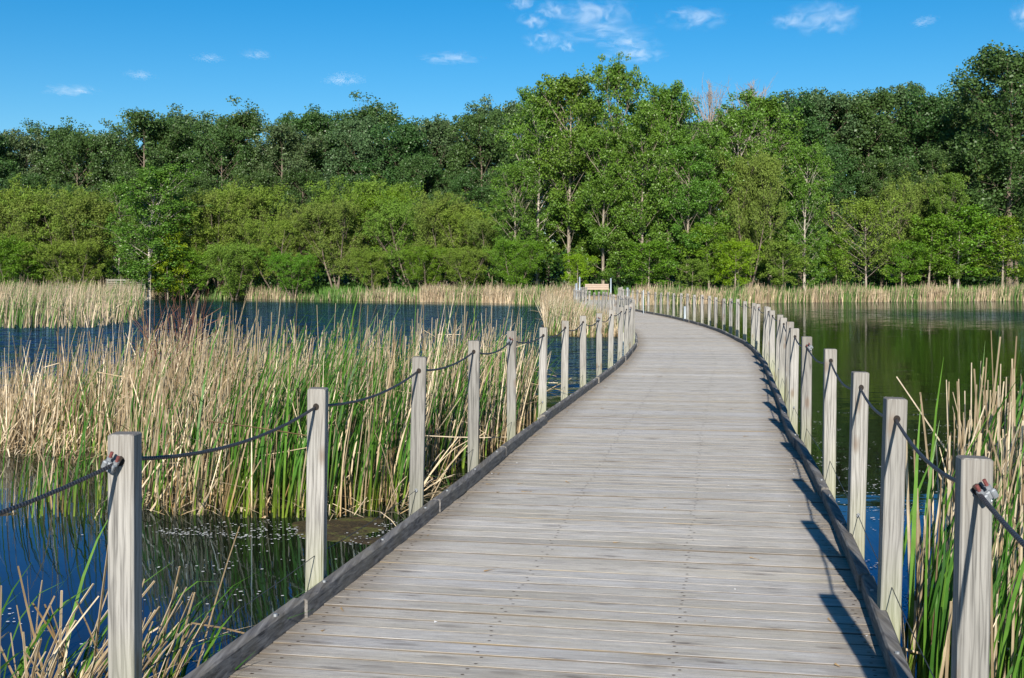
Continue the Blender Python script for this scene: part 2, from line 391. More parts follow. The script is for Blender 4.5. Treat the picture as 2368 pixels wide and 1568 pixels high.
def water_mat():
    t = NT('pond_water'); geo = t.n('ShaderNodeNewGeometry'); P = geo.outputs['Position']
    # wind patches : calm in the lee of reeds and boardwalk, ruffled outside
    sep = t.n('ShaderNodeSeparateXYZ'); t.l(P, sep.inputs[0])
    def mrange(v, a, b):
        m = t.n('ShaderNodeMapRange'); m.interpolation_type = 'SMOOTHSTEP'
        t.l(v, m.inputs['Value']); m.inputs['From Min'].default_value = a; m.inputs['From Max'].default_value = b
        return m.outputs[0]
    n = t.noise(t.mapping(P, (.02, .035, 1), (3, 1, 0)), 1.0, 3, .5)
    open_left = t.math('MULTIPLY', mrange(sep.outputs[1], 15, 30), t.math('MULTIPLY', mrange(sep.outputs[0], 6, 1), mrange(t.math('ADD', sep.outputs[1], t.math('MULTIPLY', sep.outputs[0], .75)), 96, 84)))
    band = t.math('MULTIPLY', mrange(sep.outputs[1], 44, 54), mrange(sep.outputs[1], 84, 66))
    open_right = t.math('MULTIPLY', t.math('MULTIPLY', band, mrange(sep.outputs[0], 14, 30)), t.ramp(n, [(.38, .3), (.6, 1)]))
    ruf = t.math('MAXIMUM', open_left, t.math('MULTIPLY', open_right, .8))
    near = mrange(sep.outputs[1], 6, 16)
    def slope(vec, detail):
        nn = t.n('ShaderNodeTexNoise'); nn.inputs['Scale'].default_value = 1.0; nn.inputs['Detail'].default_value = detail; nn.inputs['Roughness'].default_value = .6
        t.l(vec, nn.inputs['Vector']); sp = t.n('ShaderNodeSeparateColor'); t.l(nn.outputs['Color'], sp.inputs[0])
        return t.math('SUBTRACT', sp.outputs[0], .5), t.math('SUBTRACT', sp.outputs[1], .5)
    ax, ay = slope(t.mapping(P, (1.1, 4.5, 1), rot=(0, 0, R(7))), 4)
    bx, by = slope(t.mapping(P, (5, 12, 1), rot=(0, 0, R(-8))), 3)
    amp = t.math('ADD', t.math('MULTIPLY', ruf, 2.2), t.math('MULTIPLY_ADD', near, .040, .012))
    ampb = t.math('ADD', t.math('MULTIPLY', ruf, 1.3), t.math('MULTIPLY_ADD', near, .030, .010))
    nv = t.n('ShaderNodeCombineXYZ'); nv.inputs[2].default_value = 1.0
    t.l(t.math('MULTIPLY', t.math('ADD', t.math('MULTIPLY', ax, amp), t.math('MULTIPLY', bx, ampb)), .6), nv.inputs[0])
    t.l(t.math('ADD', t.math('MULTIPLY', ay, amp), t.math('MULTIPLY', by, ampb)), nv.inputs[1])
    b = t.n('ShaderNodeVectorMath', operation='NORMALIZE'); t.l(nv.outputs[0], b.inputs[0])
    fr = t.n('ShaderNodeFresnel'); fr.inputs['IOR'].default_value = 1.33; t.l(b.outputs[0], fr.inputs['Normal'])
    df = t.n('ShaderNodeBsdfDiffuse'); df.inputs[0].default_value = (.010, .013, .006, 1)
    gl = t.n('ShaderNodeBsdfGlossy'); gl.inputs['Roughness'].default_value = .03; t.l(b.outputs[0], gl.inputs['Normal'])
    t.l(t.mix(ruf, t.mix(mrange(sep.outputs[1], 7, 13), (.40, .62, .95), (.64, .70, .74)), (.25, .55, 1.0)), gl.inputs['Color'])  # sky blue painted into the reflection tint, close by and in ruffled patches
    mx = t.n('ShaderNodeMixShader'); t.l(fr.outputs[0], mx.inputs[0]); t.l(df.outputs[0], mx.inputs[1]); t.l(gl.outputs[0], mx.inputs[2])
    return t.done(mx.outputs[0])
M['water'] = water_mat()

# ------------------------------------------------------------------ terrain and water
SHX = np.array([-900, -120, -60, -37, -25, -11, -3, 1.0, 4.0, 5.4, 8.6, 10, 12.5, 25, 48.6, 80, 150, 900.])
SHY = np.array([150, 150, 140, 131, 122, 110, 104, 98, 93.0, 90.0, 90.0, 93, 96.6, 104.8, 113, 118, 120, 120.])
def shore(x): return np.interp(x, SHX, SHY)
def sdf(X, Y):   # > 0 on land
    return np.maximum.reduce([Y - shore(X), -9 - Y, -115 - X, X - 115])
def gz(X, Y):
    X = np.asarray(X, float); Y = np.asarray(Y, float)
    d = sdf(X, Y)
    wob = .5 * np.sin(X * .9) * np.cos(X * .37 + 1) + .3 * np.sin(X * 2.3)
    d = d + wob * np.clip(1 - abs(X - 7) / 4 * 0 , 0, 1) * .6
    z = np.where(d < 0, np.maximum(-.9, d * .28), .62 * (1 - np.exp(-np.maximum(d, 0) / 2.2)) + .012 * np.clip(d, 0, 60) + .09 * np.clip(d - 75, 0, 120))
    return z + np.where(d > 3, .06 * np.sin(X * .4) * np.sin(Y * .31), 0)
def grid_lines(a):
    return np.unique(np.concatenate(a))
xs = grid_lines([np.linspace(-1500, -130, 12), np.linspace(-130, 130, 230), np.linspace(130, 1500, 12)])
ys = grid_lines([np.linspace(-400, -20, 8), np.linspace(-20, 85, 30), np.linspace(85, 160, 110), np.linspace(160, 2500, 14)])
GX, GY = np.meshgrid(xs, ys)
GZ = gz(GX, GY)
V = np.stack([GX, GY, GZ], -1).reshape(-1, 3)
ii = np.arange(len(V)).reshape(GX.shape)
Q = np.stack([ii[:-1, :-1], ii[:-1, 1:], ii[1:, 1:], ii[1:, :-1]], -1).reshape(-1, 4)
tag(Geo().add(V, Q).build('ground', M['ground'], smooth=True), kind='structure')
tag(Geo().add([[-118, -12, 0], [118, -12, 0], [118, 153, 0], [-118, 153, 0]], [[0, 1, 2, 3]]).build('water', M['water']), kind='structure')

# ------------------------------------------------------------------ boardwalk path
CP = np.array([(-1.8, -7), (-1.22, -3), (-.66, 0), (.18, 4.5), (.57, 6.5), (1.05, 9.2), (1.46, 11.8), (1.93, 14.3), (2.62, 18),
               (3.37, 22.2), (3.98, 26.4), (4.33, 29.6), (4.80, 35.4), (5.02, 41.4), (5.06, 47.6), (4.95, 52.4), (4.78, 57), (4.72, 63),
               (4.98, 70), (5.8, 80), (7.0, 90.2)])
def catmull(P, m=24):
    P = np.vstack([2 * P[0] - P[1], P, 2 * P[-1] - P[-2]]); out = []
    for i in range(1, len(P) - 2):
        for t in np.linspace(0, 1, m, endpoint=False):
            a, b, c, d = P[i - 1:i + 3]
            out.append(.5 * ((2 * b) + (c - a) * t + (2 * a - 5 * b + 4 * c - d) * t * t + (3 * b - a - 3 * c + d) * t ** 3))
    out.append(P[-2]); return np.array(out)
LINE = catmull(CP)
for _ in range(60):
    LINE[1:-1] = .5 * LINE[1:-1] + .25 * (LINE[2:] + LINE[:-2])
SL = np.concatenate([[0], np.cumsum(np.linalg.norm(LINE[1:] - LINE[:-1], axis=1))])
SMAX = SL[-1]
def pos(s):
    return np.array([np.interp(s, SL, LINE[:, 0]), np.interp(s, SL, LINE[:, 1])])
def tan(s):
    a = pos(np.clip(s + .3, 0, SMAX)); b = pos(np.clip(s - .3, 0, SMAX)); v = a - b; return v / np.linalg.norm(v)
def off(s, o):
    p = pos(s); t = tan(s); return np.array([p[0] + t[1] * o, p[1] - t[0] * o])     # +o is the right-hand side
def s_at(y, o=0):
    ss = np.linspace(0, SMAX, 4000); yy = np.array([off(s, o)[1] for s in ss[::8]])
    return np.interp(y, yy, ss[::8])

walk = empty('boardwalk', (pos(SMAX / 2)[0], pos(SMAX / 2)[1], DECK))
tag(walk, 'weathered grey plank boardwalk curving across the pond to the far shore', 'boardwalk')
WL = np.array(walk.location)
def child(g, name, mats, parent=walk, smooth=False):
    """geometry given in world space, stored relative to the boardwalk's origin"""
    o = g.build(name, mats, parent, smooth); o.matrix_parent_inverse = Matrix.Identity(4)
    o.location = (-WL[0], -WL[1], -WL[2]); return o

HW = 1.27
g = Geo(); gn = Geo()
pitch = .1445; s = .1; k = 0
while s < SMAX - .1:
    p = pos(s); t = tan(s); nrm = np.array([t[1], -t[0]])
    a = rng.normal(0, .0022); t2 = np.array([t[0] - a * t[1], t[1] + a * t[0]]); n2 = np.array([t2[1], -t2[0]])
    w = .1358 + rng.normal(0, .0012); zt = DECK + rng.normal(0, .0016); e0 = rng.normal(0, .012); e1 = rng.normal(0, .012)
    tl = rng.normal(0, .0013)
    V = []; 
    for z in (-.038, 0):
        for (uu, vv) in ((-HW + e0, -w / 2), (HW + e1, -w / 2), (HW + e1, w / 2), (-HW + e0, w / 2)):
            q = p + n2 * uu + t2 * vv; V.append((q[0], q[1], zt + z + (tl if vv > 0 else -tl)))
    c = .004; ch = []
    for (uu, vv) in ((-HW + e0, -w / 2 + c), (HW + e1, -w / 2 + c), (HW + e1, w / 2 - c), (-HW + e0, w / 2 - c)):
        q = p + n2 * uu + t2 * vv; ch.append((q[0], q[1], zt + .003 + (tl if vv > 0 else -tl)))
    V += ch
    Q = [[0, 3, 2, 1], [0, 1, 5, 4], [1, 2, 6, 5], [2, 3, 7, 6], [3, 0, 4, 7], [8, 9, 10, 11], [4, 5, 9, 8], [5, 6, 10, 9], [6, 7, 11, 10], [7, 4, 8, 11]]
    UVv = {0: (-HW, 0), 1: (HW, 0), 2: (HW, 1), 3: (-HW, 1), 4: (-HW, 0), 5: (HW, 0), 6: (HW, 1), 7: (-HW, 1), 8: (-HW, .03), 9: (HW, .03), 10: (HW, .97), 11: (-HW, .97)}
    g.add(V, Q, [[UVv[i] for i in q] for q in Q])
    if p[1] < 26 and p[1] > 1:
        for uu in (-1.16, -.39, .39, 1.16):
            for vv in (-.032, .034):
                q = p + n2 * (uu + rng.normal(0, .012) + .02 * math.sin(s * .7)) + t2 * (vv + rng.normal(0, .006))
                rr = .0055; zz = zt + .0045
                an = np.arange(6) * PI / 3
                hv = np.stack([q[0] + rr * 1.5 * np.cos(an), q[1] + rr * np.sin(an), np.full(6, zz)], 1)
                gn.add(hv, [[0, 1, 2, 3], [0, 3, 4, 5]])
    s += pitch; k += 1
child(g, 'deck_planks', M['deck'])
tag(child(gn, 'nail_heads', M['nail']), kind='stuff')

def swept(s0, s1, o, w, h, zc, nseg=4, jz=0, jo=0):
    """box swept along the path"""
    V = []
    for i in range(nseg + 1):
        s_ = s0 + (s1 - s0) * i / nseg; f = i / nseg - .5
        a = off(s_, o - w / 2 + jo * f); b = off(s_, o + w / 2 + jo * f); z0 = zc - h / 2 + jz * f; z1 = zc + h / 2 + jz * f; k_ = .008
        a2 = off(s_, o - w / 2 + k_ + jo * f); b2 = off(s_, o + w / 2 - k_ + jo * f)
        V += [(a[0], a[1], z0), (b[0], b[1], z0), (b[0], b[1], z1 - k_), (b2[0], b2[1], z1), (a2[0], a2[1], z1), (a[0], a[1], z1 - k_)]
    Q = []
    for i in range(nseg):
        for j in range(6):
            k2 = (j + 1) % 6; Q.append([i * 6 + j, (i + 1) * 6 + j, (i + 1) * 6 + k2, i * 6 + k2])
    e = nseg * 6
    Q += [[0, 1, 2, 5], [5, 2, 3, 4], [e + 5, e + 2, e + 1, e], [e + 4, e + 3, e + 2, e + 5]]
    return V, Q

KO = 1.249
for side in (-1, 1):
    s = .05 + (0.9 if side > 0 else 0)
    while s < SMAX - .5:
        L = 2.44; e = min(s + L - .006, SMAX - .02)
        g = Geo(); zc = DECK + .048 + rng.normal(0, .004)
        jo = rng.normal(0, .02)
        c = off((s + e) / 2, side * KO); C3 = np.array([c[0], c[1], zc])
        V, Q = swept(s, e, side * KO + rng.normal(0, .005), .058, .085, zc, 4, rng.normal(0, .01), jo)
        g.add(np.array(V) - C3, Q)
        for f in (.12, .5, .88):
            b = off(s + (e - s) * f, side * (KO - .0)); 
            an = np.arange(6) * PI / 3; r_ = .009
            top = np.stack([b[0] + r_ * np.cos(an), b[1] + r_ * np.sin(an), np.full(6, zc + .050)], 1) - C3
            bot = top.copy(); bot[:, 2] -= .012
            g.add(np.vstack([top, bot]), [[0, 1, 2, 3], [0, 3, 4, 5]] + [[i, i + 6, (i + 1) % 6 + 6, (i + 1) % 6] for i in range(6)], mat=1)
            # spacer block under the kerb
        o = g.build('kerb_beam', [M['kerb'], M['galv']], walk); o.location = tuple(C3 - WL)
        s += L
for o_ in (-1.1, -.39, .39, 1.1):
    g = Geo(); V, Q = swept(.1, SMAX - .1, o_, .045, .20, DECK - .042 - .1, 120); g.add(V, Q); child(g, 'joist', M['joist'])
s = 1.5
while s < SMAX - 2:
    for sd in (-1, 1):
        c = off(s, sd * .95); g = Geo(); box(g, (0, 0, 0), (.14, .14, 1.0), cham=.01)
        o = g.build('pile', M['joist'], walk); o.location = (c[0] - WL[0], c[1] - WL[1], -.46 - WL[2]); o.rotation_euler[2] = -math.atan2(tan(s)[0], tan(s)[1])
    s += 3.66

# ------------------------------------------------------------------ rope fences
def post_geo(h, w=.086):
    g = Geo(); box(g, (0, 0, (h - 1.05) / 2), (w, w, h + 1.05), cham=.005)
    # dark discs painted for the shade inside each rope bore, both faces
    for y, sg in ((-w / 2 - .0012, 1), (w / 2 + .0012, -1)):
        an = np.arange(10) * 2 * PI / 10
        ring = np.stack([.015 * np.cos(an), np.full(10, y), h - .085 + .017 * np.sin(an)], 1)
        g.add(ring, [[0, 1, 2, 3], [0, 3, 4, 5], [0, 5, 6, 7], [0, 7, 8, 9]], mat=1)
    return g
def clamp_geo(side):
    """wire rope grip : saddle, U bolt, two nuts, red bolt ends"""
    g = Geo()
    box(g, (0, 0, 0), (.052, .020, .026), cham=.004)
    box(g, (-.016, -.004, .0), (.020, .030, .030), cham=.004); box(g, (.016, -.004, .0), (.020, .030, .030), cham=.004)
    a = np.linspace(0, PI, 9)
    U = np.stack([.016 * np.cos(a), .008 * np.ones(9), -.014 - .016 * np.sin(a)], 1)
    U = np.vstack([[.016, .008, .035], U, [-.016, .008, .035]])
    tubes(g, U, np.full(len(U), .0055), 6, 0)
    for x in (-.016, .016):
        tubes(g, np.array([[x, .008, .013], [x, .008, .026]]), np.array([.011, .011]), 6, 0, cap=True)
        tubes(g, np.array([[x, .008, .026], [x, .008, .048]]), np.array([.0065, .0065]), 8, 1, cap=True)
    return g
def eye_geo():
    g = Geo(); a = np.linspace(0, 2 * PI, 9)
    tubes(g, np.stack([.009 * np.cos(a), np.zeros(9), .009 * np.sin(a)], 1), np.full(9, .0028), 5)
    tubes(g, np.array([[0, .03, 0], [0, 0, 0]]), np.array([.006, .006]), 6, cap=True)
    return g
CLAMP = clamp_geo(1).mesh('rope_clamp', [M['galv'], M['redpaint']]); EYEB = eye_geo().mesh('eye_bolt', M['galv'])

PO = 1.335
def fence(side, s0, first_clamp, label, tops, offs, dss=()):
    c0 = off(s_at(30), side * PO)
    root = empty('rope_fence', (c0[0], c0[1], DECK)); tag(root, label, 'rope fence', 'rope fences along the boardwalk')
    RL = np.array(root.location)
    holes = []; lows = []
    s = s0; i = 0
    while s < SMAX - .3:
        j = i - 1           # index 0 is the post behind the first one in view
        h = tops[i] if i < len(tops) else 1.0 + rng.normal(0, .018)
        do = offs[i] if i < len(offs) else rng.normal(0, .012)
        s_now = s + (dss[i] if i < len(dss) else 0)
        c = off(s_now, side * (PO + do)); t = tan(s_now); rz = -math.atan2(t[0], t[1]) + rng.normal(0, .025) + (R(8.5) if side < 0 else R(3))
        g = post_geo(h)
        o = g.build('post', [M['post'], M['hole']], root)
        o.location = (c[0] - RL[0], c[1] - RL[1], 0)
        lean = (rng.normal(0, .012), rng.normal(.014, .012)); o.rotation_euler = (lean[0], lean[1], rz)
        Mx = Matrix.Translation((c[0], c[1], DECK)) @ o.rotation_euler.to_matrix().to_4x4()
        hp = Mx @ Vector((0, 0, h - .085)); holes.append(np.array(hp))
        lp = Mx @ Vector((0, -.05, .19)); lows.append(np.array(lp))
        if i % 4 == first_clamp:
            cl = bpy.data.objects.new('rope_clamp', CLAMP); COL.objects.link(cl); cl.parent = o
            cl.location = (-.022 if side < 0 else .022, -.075, h - .095); cl.scale = (.85, .85, .85); cl.rotation_euler = (R(8), R(28 if side < 0 else -35), R(-15 if side < 0 else 20))
        if i % 3 == 0 and i < 24:
            eb = bpy.data.objects.new('eye_bolt', EYEB); COL.objects.link(eb); eb.parent = o; eb.location = (0, -.055, .19)
        s += 1.83; i += 1
    n = len(holes)
    # rope through the bored holes, hanging slack between posts
    P = []
    for a, b in zip(holes[:-1], holes[1:]):
        sag = .050 + rng.uniform(-.015, .03)
        for f in np.linspace(0, 1, 10, endpoint=False):
            p = a * (1 - f) + b * f; p = p.copy(); p[2] -= 4 * sag * f * (1 - f); P.append(p)
    P.append(holes[-1]); P = np.array(P) - RL
    g = Geo(); tubes(g, P, np.full(len(P), .0070), 8); g.build('rope', M['rope'], root, smooth=True)
    P = []
    for a, b in zip(lows[:-1], lows[1:]):
        for f in np.linspace(0, 1, 4, endpoint=False):
            p = a * (1 - f) + b * f; p = p.copy(); p[2] -= .06 * f * (1 - f); P.append(p)
    P.append(lows[-1]); P = np.array(P) - RL
    g = Geo(); tubes(g, P, np.full(len(P), .0022), 4); g.build('lower_wire', M['rope'], root)
    return root
sL = s_at(3.92, -PO) - 1.83
sR = s_at(3.35, PO) - 1.83
fence(-1, sL, 1, 'left-hand row of grey square posts strung with dark wire rope beside the reed bed',
      [1.0, 1.0, .985, 1.02, 1.03, 1.03, .99, 1.0], [0, -.02, .0, .0, .01, 0])
fence(1, sR, 1, 'right-hand row of grey square posts strung with dark wire rope beside the open water',
      [1.0, 1.0, .995, .985, 1.0, 1.0], [0, -.045, -.045, -.035, -.01], [0, 0, 0, -.25, -.08])

# ------------------------------------------------------------------ poles near the landing
def pole(px, ytop, d, z0, rad, label):
    x = wx(px, d); zt = wz(ytop, d); g = Geo()
    tubes(g, np.array([[0, 0, 0], [0, 0, zt - z0 - .02], [0, 0, zt - z0]]), np.array([rad, rad, rad * .6]), 10, cap=True)
    o = g.build('metal_pole', M['pole'], smooth=True, loc=(x, d, z0)); tag(o, label, 'pole', 'galvanised poles by the boardwalk')
pole(1333, 655, 66, -.6, .07, 'thick galvanised pole standing in the reeds left of the first far post')
pole(1340.5, 640, 80, -.6, .055, 'tallest thin galvanised pole, just left of the wooden bench')
pole(1412.6, 643, 80, -.6, .055, 'thin galvanised pole just right of the wooden bench')
pole(1451, 665, 70, -.6, .075, 'stub of galvanised pole rising behind the far right-hand posts')
pole(1488, 670, 53.5, -.6, .022, 'slim galvanised pole hugging a far right-hand post')
pole(1584, 708, 43.5, -.6, .05, 'short galvanised pole cut off at half the height of the posts')

# ------------------------------------------------------------------ bench, platform, path
def bench():
    d = 95.5; x = wx(1380.5, d); z0 = float(gz(x, d)) 
    zt = wz(656.5, d); H = zt - z0; W = 1.9
    root = empty('bench', (x, d, z0)); tag(root, 'pale wooden slatted bench facing the pond at the end of the boardwalk', 'bench')
    for i in range(3):
        g = Geo(); box(g, (0, .12 + .03 * i * .4, H - .075 - .145 * i), (W, .035, .128), cham=.005); g.build('back_slat', M['bench'], root)
    for i in range(3):
        g = Geo(); box(g, (0, -.08 - .15 * i, H - .45), (W, .13, .035), cham=.005); g.build('seat_slat', M['bench'], root)
    for sx in (-1, 1):
        g = Geo(); box(g, (sx * W * .44, .17, H / 2 - .02), (.07, .06, H - .04)); box(g, (sx * W * .44, -.42, (H - .48) / 2), (.07, .06, H - .48))
        box(g, (sx * W * .44, -.125, H - .497), (.07, .53, .055)); g.build('leg_frame', M['bench_leg'], root)
bench()
def platform():
    d = 122; x0, x1 = wx(248, d), wx(336, d); zt = wz(646, d); W = x1 - x0
    root = empty('viewing_platform', (x0, d, 0)); tag(root, 'grey wooden fishing platform with slatted rail beyond the left reeds', 'platform')
    zd = zt - 1.05
    for i in range(5):
        g = Geo(); box(g, (W * (0.0 + i / 4), 0, (zt - .9) / 2), (.12, .12, zt + .9 - .03), cham=.01); g.build('post', M['oldwood'], root)
    for i, zz in enumerate((.96, .74, .52, .30, .12)):
        g = Geo(); box(g, (W / 2, -.085, zd + zz), (W + .1, .04, .15)); g.build('rail_board', M['oldwood'], root)
    g = Geo(); box(g, (W / 2, 0, zt + .002), (W + .3, .16, .04)); g.build('hand_rail', M['oldwood'], root)
    g = Geo(); box(g, (W / 2 , 1.6, zd), (W, 3.0, .06)); g.build('deck', M['oldwood'], root)
platform()
# sandy landing
V = []; nx, ny = 12, 8
for j in range(ny + 1):
    for i in range(nx + 1):
        x = 5.2 + i * 5.6 / nx + .2 * math.sin(j * 1.7); y = 90.3 + j * 8 / ny; V.append((x, y, float(gz(x, y)) + .03))
Q = [[j * (nx + 1) + i, j * (nx + 1) + i + 1, (j + 1) * (nx + 1) + i + 1, (j + 1) * (nx + 1) + i] for j in range(ny) for i in range(nx)]
tag(Geo().add(V, Q).build('path', M['sand'], smooth=True), kind='structure')

# ------------------------------------------------------------------ reeds
def blade_paths(base, h, tilt0, tilt1, az, k=6, brk=None):
    """integrate a bending blade; brk = (mask, seg, extra tilt)"""
    n = len(h); t = np.linspace(0, 1, k)
    tilt = tilt0[:, None] + (tilt1 - tilt0)[:, None] * (t[None, :-1] ** 1.6)
    if brk is not None:
        mask, seg, ex = brk
        tilt = tilt + np.where(mask[:, None] & (np.arange(k - 1)[None] >= seg[:, None]), ex[:, None], 0)
    st = h[:, None] / (k - 1)
    dx = np.sin(tilt) * np.cos(az)[:, None] * st; dy = np.sin(tilt) * np.sin(az)[:, None] * st; dz = np.cos(tilt) * st
    P = np.zeros((n, k, 3)); P[:, 0] = base
    P[:, 1:, 0] = base[:, None, 0] + np.cumsum(dx, 1); P[:, 1:, 1] = base[:, None, 1] + np.cumsum(dy, 1); P[:, 1:, 2] = base[:, None, 2] + np.cumsum(dz, 1)
    P[:, :, 2] = np.maximum(P[:, :, 2], base[:, None, 2])
    return P

def reed_bed(name, pts, h_of, green_of, label, wstalk=.011, wleaf=.014, z0=-.05, mats=None, seed=1, wind=.16, stalk_frac=.35, k=6, brkp=.22, loc=None):
    r = np.random.default_rng(seed); n = len(pts)
    base = np.zeros((n, 3)); base[:, :2] = pts; base[:, 2] = z0
    H = h_of(pts, r); G = r.random(n) < green_of(pts)
    st = (~G) & (r.random(n) < stalk_frac)
    lf = (~G) & ~st
    g = Geo()
    def azi(m, spread): return r.normal(0, spread, m)
    # dry standing stalks
    m = st.sum()
    if m:
        Pp = blade_paths(base[st], H[st] * r.uniform(.72, 1.05, m), abs(r.normal(wind * .5, .10, m)), abs(r.normal(wind * .8, .14, m)), azi(m, 1.3), k,
                         (r.random(m) < brkp * .6, r.integers(2, k - 1, m), r.uniform(.5, 1.7, m)))
        w = np.linspace(1, .55, k)[None] * (wstalk * r.uniform(.5, 1.1, m) * .5)[:, None]
        tubes(g, Pp, w, 3, 0)
    m = lf.sum()
    if m:
        Pp = blade_paths(base[lf], H[lf] * r.uniform(.55, 1.05, m), abs(r.normal(wind, .12, m)), abs(r.normal(wind * 2.0, .25, m)), azi(m, 1.2), k,
                         (r.random(m) < brkp, r.integers(1, k - 1, m), r.uniform(.6, 2.2, m)))
        w = np.array([.8, 1, .95, .8, .55, .15] if k == 6 else np.interp(np.linspace(0, 1, k), [0, .3, 1], [.8, 1, .2]))[None] * (wleaf * r.uniform(.45, 1.1, m))[:, None]
        a = r.uniform(0, PI, m); S = np.stack([np.cos(a), np.sin(a), np.zeros(m)], 1)
        ribbons(g, Pp, w, S, 0)
    m = G.sum()
    if m:
        Pp = blade_paths(base[G], H[G] * r.uniform(.55, 1.1, m), abs(r.normal(wind * .5, .07, m)), abs(r.normal(wind * 4.6, .32, m)), azi(m, .55), k)
        w = np.array([.9, 1, 1, .85, .6, .08] if k == 6 else np.interp(np.linspace(0, 1, k), [0, .4, 1], [.9, 1, .1]))[None] * (wleaf * r.uniform(.6, 1.25, m))[:, None]
        a = r.uniform(0, PI, m); S = np.stack([np.cos(a), np.sin(a), np.zeros(m)], 1)
        ribbons(g, Pp, w, S, 1)
    if loc is None: loc = (pts[:, 0].mean(), pts[:, 1].mean(), 0)
    for V in g.V: V -= np.array(loc)
    o = g.build(name, mats or [M['reed_dry'], M['reed_green']], loc=loc); tag(o, label, kind='stuff')
    return o

def in_poly(P, poly):
    x, y = P[:, 0], P[:, 1]; c = np.zeros(len(P), bool); n = len(poly); j = n - 1
    for i in range(n):
        xi, yi = poly[i]; xj, yj = poly[j]
        c ^= ((yi > y) != (yj > y)) & (x < (xj - xi) * (y - yi) / (yj - yi + 1e-12) + xi); j = i
    return c
def clumpy(poly, n, r, scale=.35, amp=1.0):
    """points in a polygon, thinned by smooth noise so they stand in tufts"""
    poly = np.array(poly); lo, hi = poly.min(0), poly.max(0); out = []
    cs = lo + (hi - lo) * r.random((int(np.prod(hi - lo) / (scale * scale)) + 30, 2))
    tot = 0
    while tot < n:
        q = lo + (hi - lo) * r.random((n * 2, 2)); q = q[in_poly(q, poly)]
        ci = r.integers(0, len(cs), len(q)); tgt = cs[ci]
        m = r.random(len(q)) < amp * .6
        q2 = np.where(m[:, None], tgt + r.normal(0, scale * .28, q.shape), q); q2 = q2[in_poly(q2, poly)]
        out.append(q2); tot += len(q2)
    return np.concatenate(out)[:n]

r1 = np.random.default_rng(21)
near_poly = [(-8.5, 14.6), (-5.9, 13.7), (-4.7, 13.2), (-4.0, 12.3), (-3.3, 10.6), (-3.0, 9.95), (-1.9, 9.75), (-.98, 9.9), (-.85, 11.0), (-.55, 12.2), (-.15, 13.8),
             (.36, 15.4), (.30, 16.4), (-1.5, 15.8), (-4, 15.4), (-6, 16), (-9, 17.2)]
def hn(P, r):
    base = np.interp(P[:, 0], [-6.5, -5.2, -3, 0], [1.02, 1.28, 1.36, 1.40]) - .03 * (P[:, 1] - 11)
    base = base + .10 * np.sin(P[:, 0] * 1.7 + P[:, 1] * .6)
    base = base + .12 * np.clip((P[:, 0] + 2.6) / .6, 0, 1) * np.clip((-.3 - P[:, 0]) / .5, 0, 1)
    return np.clip(base + r.normal(0, .15, len(P)) + (r.random(len(P)) < .05) * .45, .4, 2.0)
def gn_(P):
    f = np.interp(P[:, 0], [-6, -3.6, -2.4, -1.2, 0.4], [.14, .18, .42, .55, .28])
    f = f + np.interp(P[:, 1], [9.7, 11, 13], [.16, .05, -.06])
    return f + .22 * np.sin(P[:, 0] * 3.1 + 1.0) * np.sin(P[:, 1] * 1.3)
pts = clumpy(near_poly, 8000, r1, .36, 1.2)
reed_bed('reed_bed', pts, hn, gn_, 'dense bed of dry tan and green cattail reeds beside the left-hand posts', seed=31, wstalk=.0145, wleaf=.017, stalk_frac=.42)
# sparse front stems on the mud spit, green
spit = [(-4.6, 9.6), (-3.0, 9.5), (-3.0, 10.3), (-3.4, 11.0), (-4.3, 11.2)]
pts = clumpy(spit, 130, r1, .25, 1)
reed_bed('reed_tuft', pts, lambda P, r: np.clip(r.normal(.75, .3, len(P)), .2, 1.3), lambda P: np.full(len(P), .6), 'sparse green and dry reeds standing on the mud spit behind the nearest left post', seed=32)
# foreground clump, left
pts = clumpy([(-2.75, 4.1), (-1.2, 4.2), (-1.05, 5.2), (-1.6, 6.0), (-2.7, 5.9)], 190, r1, .22, 1)
reed_bed('reed_clump', pts, lambda P, r: np.clip(r.normal(.62, .2, len(P)), .3, 1.05), lambda P: np.full(len(P), .76), 'broken dry and green reeds around the foot of the nearest left post', seed=33, wind=.30, wstalk=.019, wleaf=.016, brkp=.3, stalk_frac=.6)
pts = clumpy([(-2.1, 4.3), (-1.65, 4.4), (-1.45, 5.5), (-1.8, 5.8), (-2.2, 5.0)], 110, r1, .2, 1)
reed_bed('leaning_reeds', pts, lambda P, r: np.clip(r.normal(.74, .16, len(P)), .45, 1.0), lambda P: np.full(len(P), .06), 'flattened dry reed stems leaning right over the dark kerb', seed=34, wind=.85, wstalk=.018, wleaf=.015, brkp=.1, stalk_frac=.85)
# right clump
pts = clumpy([(1.74, 5.05), (2.0, 4.75), (2.5, 4.7), (3.1, 6), (4.9, 9.6), (3.55, 9.3), (2.7, 7.5), (1.95, 6.2)], 1500, r1, .25, .9)
reed_bed('reed_clump', pts, lambda P, r: np.clip(.98 + .32 * np.clip(P[:, 0] - 2.0, 0, 1) + r.normal(0, .17, len(P)) + (r.random(len(P)) < .02) * .38, .4, 1.95), lambda P: np.clip(.52 + .22 * np.sin(P[:, 0] * 4), 0, 1),
         'tall dry and green reeds beside the nearest right-hand post', seed=35, wind=.12, wstalk=.022, wleaf=.019, stalk_frac=.8, brkp=.14)
